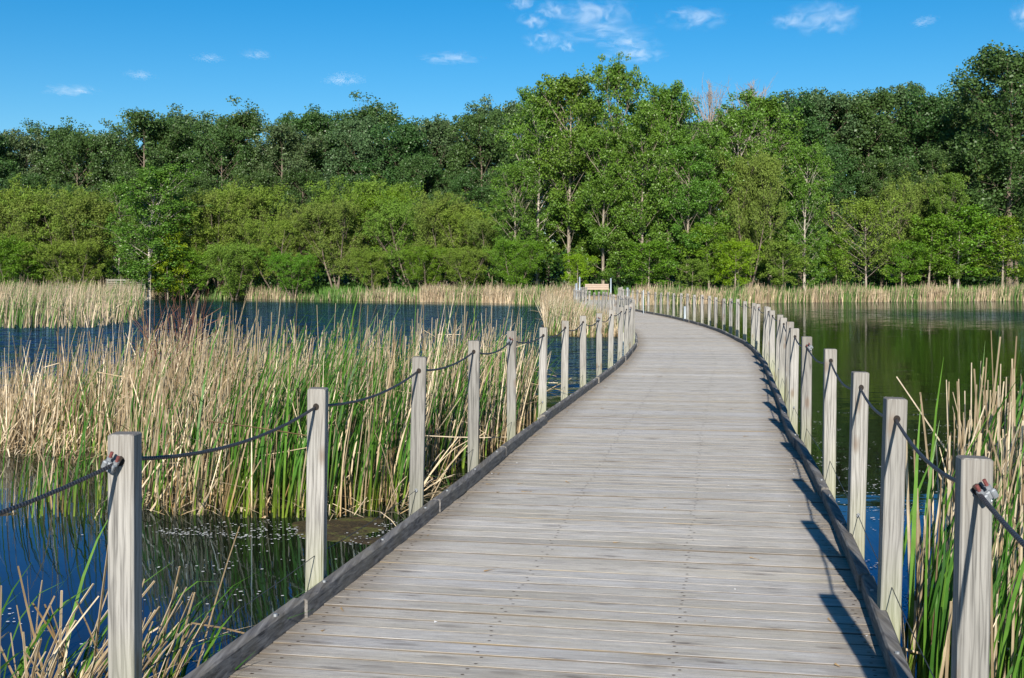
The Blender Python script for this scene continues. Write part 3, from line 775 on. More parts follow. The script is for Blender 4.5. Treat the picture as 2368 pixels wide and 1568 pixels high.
# litter of fallen stems at the bed's foot
pts = np.concatenate([clumpy([(-6, 13.0), (-4.2, 12.6), (-4.0, 13.6), (-6.2, 14.4)], 170, r1, .3, 1), clumpy([(-3.4, 9.9), (-.8, 9.6), (-.5, 11.6), (-3.4, 11)], 230, r1, .3, 1)])
reed_bed('reed_litter', pts, lambda P, r: r.uniform(.25, .9, len(P)), lambda P: np.full(len(P), .04), 'fallen dry stems lying on mud at the foot of the reed bed', seed=39, wind=1.15, wstalk=.018, wleaf=.016, z0=.01)
# island beside the far bend
isl = [(wx(1262, 42.5), 42.5), (wx(1350, 40.5), 40.5), (wx(1452, 41), 41), (3.6, 46), (3.45, 55), (3.2, 62), (2.6, 68), (1.6, 64), (1.4, 52)]
pts = clumpy(isl, 5200, r1, .6, .8)
reed_bed('reed_island', pts, lambda P, r: np.clip(r.normal(1.32, .2, len(P)) - .35 * (P[:, 0] > 2.3) - .12 * (P[:, 1] > 50), .4, 1.9), lambda P: np.full(len(P), .24), 'tan reed island where the far boardwalk bends', seed=36, wstalk=.02, wleaf=.026, k=5, wind=.2)
# reed bed, far left
fl = [(-35, 54), (wx(0, 48.5), 48.5), (wx(150, 48), 48), (wx(230, 49.5), 49.5), (wx(318, 57), 57), (wx(330, 68), 68), (wx(322, 84), 84), (wx(300, 96), 96), (-46, 96)]
pts = clumpy(fl, 15000, r1, 1.0, .8)
reed_bed('reed_bed', pts, lambda P, r: np.clip(r.normal(1.78, .2, len(P)), .6, 2.4), lambda P: np.clip(.34 + .25 * np.sin(P[:, 0] * .5) * np.sin(P[:, 1] * .4), 0, 1), 'wide grey-tan reed bed across the water at the far left', seed=37, wstalk=.03, wleaf=.045, k=5,
         mats=[M['reed_far'], M['reed_far_green']])
# far shore fringes
def fringe(x0, x1, n, name, label, seed, hh, gr, dens=None, width=3.2):
    r = np.random.default_rng(seed); X = r.uniform(x0, x1, n * 2)
    if dens is not None: X = X[r.random(len(X)) < dens(X)]
    X = X[:n]; Y = shore(X) - .6 + width * r.random(len(X)) ** 1.4
    P = np.stack([X, Y], 1); ok = ~((X > 5.0) & (X < 9.2)); P = P[ok]
    return reed_bed(name, P, hh, gr, label, seed=seed, wstalk=.05, wleaf=.065, k=4, mats=[M['reed_far'], M['reed_far_green']], z0=-.05, wind=.12, loc=((x0 + x1) / 2, float(shore((x0 + x1) / 2)), 0))
fringe(9.3, 62, 11000, 'shore_reeds', 'tan reed fringe along the right half of the far shore', 41,
       lambda P, r: np.clip(r.normal(1.42, .22, len(P)) + .2 * np.sin(P[:, 0] * .7), .4, 2.0), lambda P: np.clip(.36 + .25 * np.sin(P[:, 0] * 1.1), 0, 1))
fringe(-8.5, 5.0, 3600, 'shore_reeds', 'tan reed fringe on the far shore left of the bench', 42,
       lambda P, r: np.clip(r.normal(1.5, .25, len(P)), .4, 2.0), lambda P: np.clip(.22 + .2 * np.sin(P[:, 0] * 1.1), 0, 1))
fringe(-60, -8.5, 7000, 'shore_grass', 'patchy low grass and reeds along the left far shore', 43,
       lambda P, r: np.clip(r.normal(.95, .25, len(P)) + .35 * np.sin(P[:, 0] * .45 + 1), .25, 1.8), lambda P: np.clip(.6 + .3 * np.sin(P[:, 0] * .45 + 3.6), 0, 1))
# green grass behind the reed fringe
r = np.random.default_rng(44); X = r.uniform(-60, 66, 16000); Y = shore(X) + 2.0 + 9 * r.random(len(X)); ok = ~((X > 4.6) & (X < 11.2) & (Y < 99))
X = X[ok]; Y = Y[ok]; P = np.stack([X, Y], 1); zz = gz(X, Y); h = r.uniform(.35, .95, len(X))
base = np.stack([X, Y, zz], 1); g = Geo()
Pp = blade_paths(base, h, abs(r.normal(.1, .1, len(X))), abs(r.normal(.6, .3, len(X))), r.uniform(0, 2 * PI, len(X)), 4)
a = r.uniform(0, PI, len(X)); ribbons(g, Pp, np.array([1, .9, .6, .1])[None] * r.uniform(.06, .12, len(X))[:, None], np.stack([np.cos(a), np.sin(a), 0 * a], 1))
tag(g.build('meadow_grass', M['grass']), 'green meadow grass between the reeds and the trees', kind='stuff')

# mud banks at the reeds' feet
def mud(poly, name, h=.03, seed=0, res=.07):
    r = np.random.default_rng(seed); poly = np.array(poly); lo, hi = poly.min(0) - .5, poly.max(0) + .5
    nx = int((hi[0] - lo[0]) / res); ny = int((hi[1] - lo[1]) / res)
    X, Y = np.meshgrid(np.linspace(lo[0], hi[0], nx), np.linspace(lo[1], hi[1], ny))
    inside = in_poly(np.stack([X.ravel(), Y.ravel()], 1), poly).reshape(X.shape).astype(float)
    for _ in range(int(.35 / res)):
        inside[1:-1, 1:-1] = (inside[1:-1, 1:-1] * 2 + inside[2:, 1:-1] + inside[:-2, 1:-1] + inside[1:-1, 2:] + inside[1:-1, :-2]) / 6
    n = sum(np.sin(X * f * c + Y * f * s_ + p) / f ** .6 for f, c, s_, p in [(3, .8, .6, 1), (5.3, -.5, .9, 2), (9, .9, -.3, 0), (17, .4, .9, 4), (29, -.8, .5, 5)])
    Z = -.10 + inside * (.10 + h) + n * .016
    V = np.stack([X, Y, Z], -1).reshape(-1, 3); i = np.arange(len(V)).reshape(X.shape)
    Q = np.stack([i[:-1, :-1], i[:-1, 1:], i[1:, 1:], i[1:, :-1]], -1).reshape(-1, 4)
    tag(Geo().add(V, Q).build(name, M['mud'], smooth=True), kind='structure')
mud([(-9, 14.2), (-5.9, 13.5), (-4.7, 13.0), (-3.9, 11.6), (-3.0, 10.2), (-1.9, 10.1), (-1.0, 10.2), (-.7, 11.5), (-.1, 13.8), (.3, 16.2), (.2, 18), (-9, 18)], 'mud_bank', .012, 1)
mud([(-4.7, 9.7), (-3.2, 9.75), (-3.2, 10.3), (-4.1, 10.6)], 'mud_bank', -.002, 3)
mud([(-1.7, 8.9), (-.75, 8.6), (-.6, 9.3), (-1.1, 10.0), (-1.9, 9.7)], 'mud_bank', .004, 2)
mud([(.9, 42), (2.4, 40.4), (3.6, 41), (3.4, 55), (2.4, 66), (1.5, 60)], 'mud_bank', .02, 4, .2)
0 and mud([(-34, 54), (-20.5, 48.6), (-17.5, 50), (-17, 56), (-18.7, 62), (-24, 92), (-40, 92)], 'mud_bank', .02, 5, .5)

# floating seed fluff
r = np.random.default_rng(51); g = Geo(); C = []
def scat(cx, cy, sx, sy, n):
    c = r.normal(0, 1, (int(n / 9) + 1, 2)) * (sx, sy) + (cx, cy)
    q = c[r.integers(0, len(c), n)] + r.normal(0, 1, (n, 2)) * (.10, .05); C.append(q)
scat(-1.75, 9.25, .55, .13, 420); scat(-1.5, 8.3, .45, .5, 90); scat(-.8, 9.2, .25, .3, 220); scat(-2.6, 7.2, .7, .7, 50)
scat(3.2, 9.5, .5, 1.3, 560); scat(3.9, 12.5, 1.1, 2.2, 800); scat(5.2, 15, 1.5, 2.6, 330); scat(2.45, 7.4, .22, .6, 420); scat(6, 20, 2.5, 4, 200)
C = np.concatenate(C)
sL_ = s_at(C[:, 1]) if False else None
ss = np.linspace(0, SMAX, 900); LP = np.array([pos(v) for v in ss])
dm = np.sqrt(((C[:, None] - LP[None, ::3]) ** 2).sum(-1)).min(1); C = C[dm > 1.45]
n = len(C); rr = r.uniform(.003, .010, n); an = np.arange(6) * PI / 3
V = np.zeros((n, 6, 3)); V[:, :, 0] = C[:, 0, None] + rr[:, None] * np.cos(an) * 1.2; V[:, :, 1] = C[:, 1, None] + rr[:, None] * np.sin(an); V[:, :, 2] = .004 + rr[:, None] * .3
i0 = np.arange(n)[:, None] * 6; Q = np.concatenate([i0 + [0, 1, 2, 3], i0 + [0, 3, 4, 5]])
g.add(V.reshape(-1, 3), Q)
tag(g.build('seed_fluff', M['fluff']), 'white seed fluff floating on the dark water', kind='stuff')

# scraps blown onto the planks
r = np.random.default_rng(57); g = Geo()
for q in range(90):
    y = r.uniform(4.2, 22); s_ = s_at(y); o_ = r.choice([-1, 1]) * (1.2 - abs(r.normal(0, .12))) if r.random() < .7 else r.uniform(-1.1, 1.1)
    c = off(s_, o_); a = r.uniform(0, PI); L = r.uniform(.008, .05) if r.random() < .7 else r.uniform(.004, .008); w_ = r.uniform(.002, .006)
    e = np.array([math.cos(a), math.sin(a)]); f = np.array([-e[1], e[0]]); m_ = 0 if L > .008 else 1
    if m_: w_ = L
    P4 = [c - e * L - f * w_, c + e * L - f * w_, c + e * L * .8 + f * w_, c - e * L + f * w_]
    g.add([(p[0], p[1], DECK + .0065 + .004 * (i_ % 2)) for i_, p in enumerate(P4)], [[0, 1, 2, 3]], mat=m_)
tag(g.build('deck_scraps', [M['reed_dry'], M['fluff']]), 'bits of dry reed and white specks scattered on the planks', kind='stuff')
# bare red-stemmed shrub in the near bed
def twig_shrub(x, y, H, n, spread, seed, mat, name, label, cat, z0=0):
    r = np.random.default_rng(seed); g = Geo()
    P, Rr = [], []
    for i in range(n):
        az = r.uniform(0, 2 * PI); tl = abs(r.normal(spread, spread * .4)); h = H * r.uniform(.6, 1.05)
        b = np.array([r.normal(0, .1), r.normal(0, .1), 0]); t = np.linspace(0, 1, 6)
        p = b + np.stack([np.cos(az) * np.sin(tl) * h * t ** 1.2, np.sin(az) * np.sin(tl) * h * t ** 1.2, h * t * np.cos(tl)], 1) + np.cumsum(r.normal(0, .012 * H, (6, 3)), 0) * (t[:, None] > 0)
        P.append(p); Rr.append(np.linspace(1, .3, 6) * .005 * H)
        for k_ in range(5):
            j = r.integers(1, 5); d = r.normal(0, .35, 3) + (0, 0, .9); d /= np.linalg.norm(d)
            L = H * r.uniform(.15, .35); P.append(p[j] + d[None] * np.linspace(0, 1, 6)[:, None] * L); Rr.append(np.linspace(.6, .2, 6) * .004 * H)
    tubes(g, np.array(P), np.array(Rr), 3)
    o = g.build(name, mat, loc=(x, y, z0)); tag(o, label, cat); return o
twig_shrub(wx(430, 13.5), 13.5, 1.78, 34, .16, 61, M['bark_red'], 'bare_shrub', 'thin leafless shrub of reddish stems rising from the left reed bed', 'shrub')

# ------------------------------------------------------------------ trees
def unit(v): return v / (np.linalg.norm(v, axis=-1, keepdims=True) + 1e-9)
def gen_tree(seed, H=20., Rc=4., cb=.22, kind='poplar', nl=26, nsub=6, lpc=36, leaf=.22, cr=.75, up=.9, trunk_r=.016, multi=1, crown_top=.93, thin=1.0, bare=0.0, prof=None, limb=.72, tipk=1.0):
    tips = []
    r = np.random.default_rng(seed); gt = Geo(); clumps = []
    T5, R5, T3, R3 = [], [], [], []
    for mi in range(multi):
        k = 9; t = np.linspace(0, 1, k)
        drift = np.cumsum(r.normal(0, (.006 if multi == 1 else .012) * H, (k, 2)), 0) * t[:, None]
        if multi > 1:
            a = 2 * PI * mi / multi + r.uniform(-.5, .5); drift = drift + np.outer(t ** .8, [math.cos(a), math.sin(a)]) * Rc * r.uniform(.35, .75)
        Hh = H * (1 if mi == 0 else r.uniform(.75, 1.0)) * crown_top
        P = np.stack([drift[:, 0], drift[:, 1], t * Hh], 1)
        if multi > 1: P[:, :2] += r.normal(0, .15, 2)
        rad = H * trunk_r * ((1 - t) ** .85 * .92 + .06) * (1 if multi == 1 else .6); rad[0] *= 1.35
        tubes(gt, P, rad, 7)
        nl_i = max(4, nl // multi); 
        for i in range(nl_i):
            f = (i + r.random()) / nl_i; hh = cb + (1 - cb) * f ** .95 * .99
            z = hh * Hh; ti = hh * (k - 1); j = min(int(ti), k - 2); fr = ti - j; st = P[j] * (1 - fr) + P[j + 1] * fr
            g_ = (hh - cb) / (1 - cb)
            pf = prof(g_) if prof else (math.sin(PI * (g_ * .80 + .14)) ** .7)
            L = Rc * pf * r.uniform(.65, 1.12) * (1 if multi == 1 else .7)
            az = i * 2.39996 + r.uniform(-.6, .6); el = min(up * r.uniform(.7, 1.2) * (.65 + .5 * g_), 1.35)
            d = np.array([math.cos(az) * math.cos(el), math.sin(az) * math.cos(el), math.sin(el)])
            Lr = L / max(.35, math.cos(el)) * .9; Lr = min(Lr, max(.6, (H * .93 - z) / max(.25, math.sin(el))))
            tt = np.linspace(0, 1, 5); pp = st + d * Lr * tt[:, None] + np.stack([0 * tt, 0 * tt, .10 * Lr * tt ** 2], 1) + np.cumsum(r.normal(0, .03 * Lr, (5, 3)), 0) * tt[:, None]
            T5.append(pp); R5.append(np.linspace(1, .22, 5) * max(.02, .015 * Lr + .006) * H / 20 * limb)
            for q in range(nsub):
                f2 = r.uniform(.25, 1); jj = f2 * 4; j2 = min(int(jj), 3); s3 = pp[j2] * (1 - (jj - j2)) + pp[j2 + 1] * (jj - j2)
                d2 = unit(d * .8 + r.normal(0, .62, 3) + np.array([0, 0, .25])); L2 = Lr * r.uniform(.18, .42) + .25
                p3 = s3 + d2 * L2 * np.linspace(0, 1, 3)[:, None]; T3.append(p3); R3.append(np.array([.55, .4, .2]) * .028 * H / 20 * 1.1)
                if r.random() < thin: clumps.append(p3[-1])
                if r.random() < thin * .5: clumps.append(p3[1])
            if r.random() < thin:
                tips.append(len(clumps)); clumps.append(pp[-1])
    if T5: tubes(gt, np.array(T5), np.array(R5), 5)
    if T3: tubes(gt, np.array(T3), np.array(R3), 3)
    gl = Geo(); C = np.array(clumps)
    if len(C) and lpc:
        ks = np.ones(len(C)); ks[tips] = tipk
        n = (lpc * r.uniform(.5, 1.5, len(C)) * ks ** 2.2).astype(int); idx = np.repeat(np.arange(len(C)), n)
        sc = (cr * ks * r.uniform(.6, 1.25, len(C)))[idx]
        dv = unit(r.normal(0, 1, (len(idx), 3))); rad = sc * r.random(len(idx)) ** .45
        o_ = dv * rad[:, None] * (1, 1, .85); c = C[idx] + o_
        nr = unit(r.normal(0, 1, o_.shape) + dv * .9 + (0, 0, .35))
        u = unit(np.cross(nr, r.normal(0, 1, o_.shape))); v = np.cross(nr, u)
        s_ = leaf * r.uniform(.6, 1.25, len(c)); el_ = 1.0 if kind != 'willow' else 1.5
        V = np.stack([c + u * (s_ * el_ * .5)[:, None], c + v * (s_ * (.42 if kind != 'willow' else .28))[:, None], c - u * (s_ * el_ * .5)[:, None], c - v * (s_ * (.42 if kind != 'willow' else .28))[:, None]], 1)
        gl.add(V.reshape(-1, 3), np.arange(len(c) * 4).reshape(-1, 4))
    return gt, gl

PROTO = {}
def proto(key, bark, leaf_m, **kw):
    gt, gl = gen_tree(**kw)
    PROTO[key] = (gt.mesh('trunk', M[bark], True), gl.mesh('crown', M[leaf_m]) if gl.V else None, kw.get('H', 20.), kw.get('Rc', 4.))
for i in range(5):
    proto(('dark', i), 'bark_brown', 'leaf_dark', seed=100 + i, H=20, Rc=[4.3, 4.9, 4.0, 4.7, 4.3][i], cb=[.16, .22, .12, .3, .2][i], nl=33, nsub=8, lpc=60, leaf=.215, cr=.70, up=.80, tipk=1.75, crown_top=.90, trunk_r=.013, limb=.6)
for i in range(4):
    proto(('cotton', i), 'bark_pale', 'leaf_mid', seed=200 + i, H=20, Rc=[3.9, 3.5, 4.0, 3.6][i], cb=[.07, .09, .07, .10][i], nl=42, nsub=8, lpc=52, leaf=.20, cr=.60, tipk=1.5, up=.95, thin=.95, crown_top=.92, trunk_r=.011, limb=.62)
for i in range(5):
    proto(('willow', i), 'bark_brown', 'leaf_olive', seed=300 + i, H=10, Rc=[5, 4.4, 5.5, 4.2, 5][i], cb=.18, kind='willow', nl=46, nsub=10, lpc=40, leaf=.155, cr=[.5, .62, .46, .55, .5][i], up=1.05, trunk_r=.022, multi=[4, 3, 5, 3, 4][i],
          prof=lambda g_: math.sin(PI * (g_ * .7 + .2)) ** .8)
for i in range(3):
    proto(('fresh', i), 'bark_pale', 'leaf_fresh', seed=400 + i, H=9, Rc=[2.6, 3.0, 2.3][i], cb=.2, nl=26, nsub=7, lpc=34, leaf=.17, cr=.5, up=.7, trunk_r=.012)
proto(('halfbare', 0), 'bark_dead', 'leaf_olive', seed=500, H=9, Rc=4.2, cb=.16, nl=44, nsub=10, lpc=26, leaf=.16, cr=.5, up=.8, trunk_r=.012, thin=.7, prof=lambda g_: math.sin(PI * (g_ * .75 + .2)) ** .8)
for i in range(2):
    proto(('dead', i), 'bark_dead', 'leaf_dark', seed=600 + i, H=20, Rc=3.0, cb=.5, nl=46, nsub=10, lpc=0, up=1.3, trunk_r=.010, crown_top=.98, limb=1.0)
for i in range(3):
    proto(('bush', i), 'bark_brown', 'leaf_deep', seed=700 + i, H=4, Rc=2.6, cb=.08, nl=26, nsub=7, lpc=42, leaf=.15, cr=.5, up=.7, trunk_r=.012, multi=3, prof=lambda g_: math.sin(PI * (g_ * .6 + .3)))

def place(kind, var, px, ytop, d, label, cat='tree', group=None, wide=1.0, name=None, bark=None, leafm=None, rz=None, zoff=0):
    tm, cm, H0, R0 = PROTO[(kind, var)]
    x = wx(px, d); z0 = float(gz(x, d)) - .1 + zoff; H = wz(ytop, d) - z0; sc = H / H0
    nm = name or {'dark': 'poplar_tree', 'cotton': 'cottonwood_tree', 'willow': 'willow_tree', 'fresh': 'young_tree', 'halfbare': 'budding_tree', 'dead': 'dead_tree', 'bush': 'bush'}[kind]
    root = empty(nm, (x, d, z0), random.uniform(0, 6.28) if rz is None else rz); root.scale = (sc * wide, sc * wide, sc)
    tag(root, label, cat, group)
    for me, n_, mm in ((tm, 'trunk', bark), (cm, 'crown', leafm)):
        if me is None: continue
        o = bpy.data.objects.new(n_, me); COL.objects.link(o); o.parent = root
        if mm: o.material_slots[0].link = 'OBJECT'; o.material_slots[0].material = M[mm]
    return root
ORD = ['first', 'second', 'third', 'fourth', 'fifth', 'sixth', 'seventh', 'eighth', 'ninth', 'tenth', 'eleventh', 'twelfth', 'thirteenth', 'fourteenth', 'fifteenth', 'sixteenth', 'seventeenth', 'eighteenth', 'nineteenth', 'twentieth',
       'twenty-first', 'twenty-second', 'twenty-third', 'twenty-fourth', 'twenty-fifth', 'twenty-sixth']
# tall back row, left half (px, top)
backL = [(-30, 290), (45, 296), (118, 292), (190, 297), (250, 305), (318, 262), (385, 268), (450, 262), (515, 270), (575, 262), (640, 280), (705, 262), (765, 268), (822, 262), (880, 245), (935, 268), (990, 285), (1048, 265), (1105, 260), (1165, 240), (1215, 250)]
for i, (px, yt) in enumerate(backL):
    place('dark', i % 5, px + (i * 37 % 11) - 5, yt - 6 + [0, 14, -3, 9, 3, -5, 14][i % 7], 150 + (i * 7 % 5) * 2.5, 'dark poplar in the tall back row, %s from the left edge' % ORD[i], group='dark poplars in the back row left of the tall bright trees', leafm='leaf_dark_pale' if i % 3 == 1 else None, wide=[1.1, .98, 1.2, .95, 1.08][i % 5])
backR = [(1565, 232), (1620, 268), (1680, 262), (1745, 262), (1800, 225), (1850, 208), (1905, 203), (1960, 214), (2020, 205), (2080, 190), (2140, 205), (2200, 215), (2255, 200)]
for i, (px, yt) in enumerate(backR):
    place('dark', (i + 2) % 5, px, yt + [0, 12, -3, 7, 2, 14][i % 6], 134 + (i * 7 % 5) * 2.5, 'back-row dark poplar right of the bright trees, %s from the left' % ORD[i], group='dark poplars in the back row right of the tall bright trees', leafm='leaf_dark_pale' if i % 3 == 0 else None, wide=[1.0, 1.15, .98, 1.1, .95][i % 5])
place('dark', 1, 2335, 112, 122, 'tallest dark poplar at the right edge, rising above the whole wood', wide=1.15)
place('dark', 3, 2405, 130, 124, 'dark poplar cut by the right edge behind the tallest one', wide=.9)
# second, lower storey of dark trees
mid = [(60, 400), (170, 395), (300, 390), (450, 380), (590, 385), (700, 390), (820, 370), (960, 365), (1080, 370), (1170, 380)]
for i, (px, yt) in enumerate(mid):
    place('dark', (i * 2 + 1) % 5, px, yt + [0, 30, -10, 22, 5][i % 5], 143 + i % 3 * 2, 'shorter dark poplar just above the willows, %s from the left edge' % ORD[i], group='shorter poplars above the willows', wide=1.0)
midR = [(1930, 330), (2040, 360), (2160, 340), (2270, 300), (2350, 330)]
for i, (px, yt) in enumerate(midR):
    place('dark', (i * 2) % 5, px, yt, 127, 'shorter dark poplar in the shaded wood at right, %s of five from the left' % ORD[i], group='shorter poplars in the shaded right wood', wide=1.05)
# bright cottonwoods
C_ = 'tall bright cottonwoods in the middle'
place('cotton', 0, 1243, 203, 109, 'tall bright cottonwood with a mottled white trunk, leftmost of the middle group', group=C_, bark='bark_white', wide=.85)
place('cotton', 1, 1316, 166, 108, 'tall bright cottonwood with forking tan trunk left of the bench', group=C_, wide=1.0)
place('cotton', 2, 1430, 141, 113, 'tallest bright cottonwood with an airy crown, above the bench', group=C_, wide=.72)
place('cotton', 3, 1487, 250, 104, 'bright cottonwood with a pale leaning trunk right of the bench', group=C_)
place('cotton', 0, 1545, 190, 116, 'bright cottonwood with a rounded top just left of the dead treetops', group=C_, wide=.8)
place('cotton', 1, 1640, 300, 108, 'bright cottonwood standing in front of the bare dead treetops', group=C_)
place('cotton', 2, 1705, 250, 112, 'bright cottonwood with thin pale trunks below the dead treetops', group=C_, bark='bark_white')
place('cotton', 3, 1780, 212, 115, 'bright cottonwood between the dead treetops and the dark right wood', group=C_, wide=1.1)
place('cotton', 0, 1860, 330, 109, 'cottonwood with a slim white trunk at the edge of the dark wood', group=C_, bark='bark_white', wide=.9)
place('cotton', 1, 1395, 300, 104, 'lower bright cottonwood filling the gap behind the bench', group=C_)
place('cotton', 2, 1190, 380, 106, 'lower cottonwood at the left foot of the tall bright group', group=C_, wide=1.1)
place('cotton', 3, 1345, 340, 112, 'lower cottonwood between the two tallest bright trunks', group=C_, wide=1.1)
place('cotton', 1, 1590, 330, 105, 'lower bright cottonwood over the far bend of posts', group=C_, wide=1.1)
place('cotton', 0, 2195, 400, 117, 'bluish green cottonwood in front of the dark right wood', wide=.9)
place('cotton', 3, 345, 383, 123, 'light cottonwood with a white trunk standing alone among the left willows', bark='bark_white', wide=1.5)
place('cotton', 1, 275, 420, 133, 'slim light cottonwood left of the lone white-trunked one', bark='bark_white', wide=.9)
place('cotton', 3, 1375, 215, 119, 'bright cottonwood filling the notch between the two tallest crowns', group=C_)
place('cotton', 0, 1500, 226, 119, 'bright cottonwood just right of the tallest airy crown', group=C_)
place('cotton', 2, 1268, 225, 118, 'bright cottonwood shoulder behind the mottled white trunk', group=C_)
# dead tops
place('dead', 0, 1648, 190, 126, 'bare dead tree with pale upright twigs, the left of two', group='dead treetops', wide=.9)
place('dead', 1, 1738, 190, 128, 'bare dead tree with pale upright twigs, the right of two', group='dead treetops', wide=1.1)
# willows along the left shore
W_ = 'willows along the left shore'
wl = [(-15, 452, 137, 'olive'), (60, 468, 134, 'dull'), (130, 450, 136, 'olive'), (205, 470, 133, 'dull'), (462, 480, 128, 'olive'), (508, 458, 130, 'dull'), (572, 442, 134, 'olive'), (640, 512, 124, 'olive'),
      (712, 490, 124, 'dull'), (775, 478, 122, 'dull'), (838, 432, 128, 'olive'), (900, 452, 124, 'fresh'), (955, 470, 119, 'olive'), (1020, 470, 117, 'dull'), (1085, 492, 115, 'olive'), (1140, 515, 112, 'dull')]
lmap = {'olive': 'leaf_olive', 'dull': 'leaf_olive_dull', 'fresh': 'leaf_fresh'}
wword = ['cut by the left edge', 'dull olive, second from the left edge', 'olive, third from the left edge, with a domed top', 'dull olive, left of the lone white-trunked cottonwood', 'yellow-green, right of the lone cottonwood',
         'dull and broad, above the yellow maple', 'the highest left of centre, with a pointed dome', 'low, with a dark hollow beneath', 'greyish, with leaning trunks over the water', 'greyish, beside the leaning trunks',
         'tall and pale in the middle of the left shore', 'bright green topped, rising between greyer willows', 'olive, right of the bright topped one', 'broad and brownish, with a stout bare stem',
         'olive, near the dark gap before the cottonwoods', 'last before the tall cottonwoods']
for i, (px, yt, d, lm) in enumerate(wl):
    place('willow', i % 5, px, yt, d, 'rounded willow, %s' % wword[i], group=W_, leafm=lmap[lm], wide=1.0)
# low front willows that close the wood near the ground
lw = [(30, 560, 131), (170, 565, 129), (420, 575, 126), (545, 570, 122), (680, 590, 119), (860, 585, 116), (985, 575, 113), (1085, 580, 110), (1190, 560, 103)]
lword = ['at the left edge', 'behind the far-left reeds', 'beside the yellow maple', 'left of the leaning willow trunks', 'under the greyish willows', 'in the middle of the left shore', 'below the broad brownish willow', 'near the reed fringe left of centre', 'at the foot of the white mottled trunk']
for i, (px, yt, d) in enumerate(lw):
    place('willow', (i + 3) % 5, px, yt, d, 'low shoreline willow bush %s' % lword[i], cat='bush', group='low willow bushes on the left shore', leafm='leaf_olive' if i % 2 else 'leaf_fresh', wide=1.25, name='willow_bush')
place('fresh', 0, 388, 540, 124, 'small yellow-green maple glowing beside the white-trunked cottonwood', leafm='leaf_yellow', wide=1.0)
place('fresh', 1, 1335, 590, 98.5, 'small yellow-green sapling left of the bench', leafm='leaf_yellow', wide=1.2)
place('fresh', 2, 1640, 520, 104, 'young bright green tree with thin stem left of the twin trunks', wide=1.3)
place('fresh', 1, 1700, 560, 103, 'yellow-green sapling just left of the thick twin trunks', leafm='leaf_yellow', wide=1.2)
place('willow', 1, 1735, 372, 107, 'tall olive tree with a thick dark twin trunk at the shore', leafm='leaf_olive_dull', wide=.62, name='twin_trunk_tree')
place('fresh', 0, 1600, 600, 101, 'low spreading bush behind the far bend of posts', cat='bush', leafm='leaf_olive', wide=1.6, name='bush')
place('fresh', 1, 1810, 560, 107, 'low bush with arching bare twigs right of the twin trunks', cat='bush', leafm='leaf_olive', wide=1.5, name='bush')
place('halfbare', 0, 2003, 468, 115, 'half-bare budding tree with pale fan-shaped twigs on the right shore', wide=1.05)
place('willow', 2, 2100, 430, 121, 'broad olive-brown tree behind the budding tree', leafm='leaf_olive_dull', wide=.8)
place('fresh', 2, 2147, 500, 116, 'young green tree with a pale trunk right of the budding tree', wide=1.4)
place('fresh', 0, 2215, 480, 117, 'young green tree with a white trunk, second right of the budding tree', wide=1.5, bark='bark_white')
place('fresh', 1, 2318, 505, 118, 'young green tree forked at the base near the right edge', wide=1.5)
place('fresh', 2, 1935, 540, 116, 'small green tree left of the budding tree', wide=1.2)
place('fresh', 1, 2085, 560, 115, 'thin green sapling leaning beside the budding tree', wide=1.2)
place('fresh', 0, 1500, 560, 101, 'bushy green tree above the far right-hand posts', cat='tree', leafm='leaf_fresh', wide=1.8)
# undergrowth under the wood: one mass nobody could count
g = Geo(); r = np.random.default_rng(81); gtr = Geo()
n = 1500; X = r.uniform(-80, 80, n); off_ = r.uniform(7, 58, n); Y = shore(X) + off_; ok = ~((X > 3.5) & (X < 12) & (Y < 101)); X = X[ok]; Y = Y[ok]
cc = np.stack([X, Y, gz(X, Y) + r.uniform(.2, 3.4, len(X)) * np.clip((Y - shore(X)) / 14, .4, 2.3)], 1)
idx = np.repeat(np.arange(len(cc)), 120); dv = unit(r.normal(0, 1, (len(idx), 3))); c = cc[idx] + dv * (r.uniform(.9, 1.7, len(cc))[idx] * r.random(len(idx)) ** .4)[:, None] * (1.3, 1, .85)
nr = unit(dv + r.normal(0, .8, c.shape)); u = unit(np.cross(nr, r.normal(0, 1, c.shape))); v = np.cross(nr, u); s_ = r.uniform(.12, .28, len(c))
V = np.stack([c + u * (s_ * .6)[:, None], c + v * (s_ * .45)[:, None], c - u * (s_ * .6)[:, None], c - v * (s_ * .45)[:, None]], 1)
g.add(V.reshape(-1, 3), np.arange(len(c) * 4).reshape(-1, 4))
tag(g.build('undergrowth', M['leaf_deep']), 'deep green undergrowth closing the foot of the wood', kind='stuff')
# wood behind the back row, one mass
gt_ = Geo(); gl_ = Geo()
for i in range(46):
    px = -80 + i * 56; d = 172 + (i * 5 % 7) * 2; key = ('dark', i % 5); x = wx(px, d)
    tm, cm, H0, R0 = PROTO[key]; yt = np.interp(px, [0, 300, 1200, 1500, 2000, 2368], [332, 315, 310, 270, 258, 240]) + (i * 13 % 23)
    z0 = float(gz(x, d)); sc = (wz(yt, d) - z0) / H0
    for me, gg in ((tm, gt_), (cm, gl_)):
        co = np.empty(len(me.vertices) * 3, np.float32); me.vertices.foreach_get('co', co); co = co.reshape(-1, 3)
        q = np.empty(len(me.loops), np.int32); me.loops.foreach_get('vertex_index', q); q = q.reshape(-1, 4)
        if gg is gl_: q = q[::2]
        a = i * 1.3; Rm = np.array([[math.cos(a), -math.sin(a), 0], [math.sin(a), math.cos(a), 0], [0, 0, 1]])
        gg.add((co * (1.25, 1.25, 1)) @ Rm.T * sc + (x, d, z0), q, mat=0 if gg is gt_ else 1)
for Vv, Qq, Uu, Mm in zip(gl_.V, gl_.Q, gl_.U, gl_.M): gt_.add(Vv, Qq - Qq.min(), mat=1) if False else None
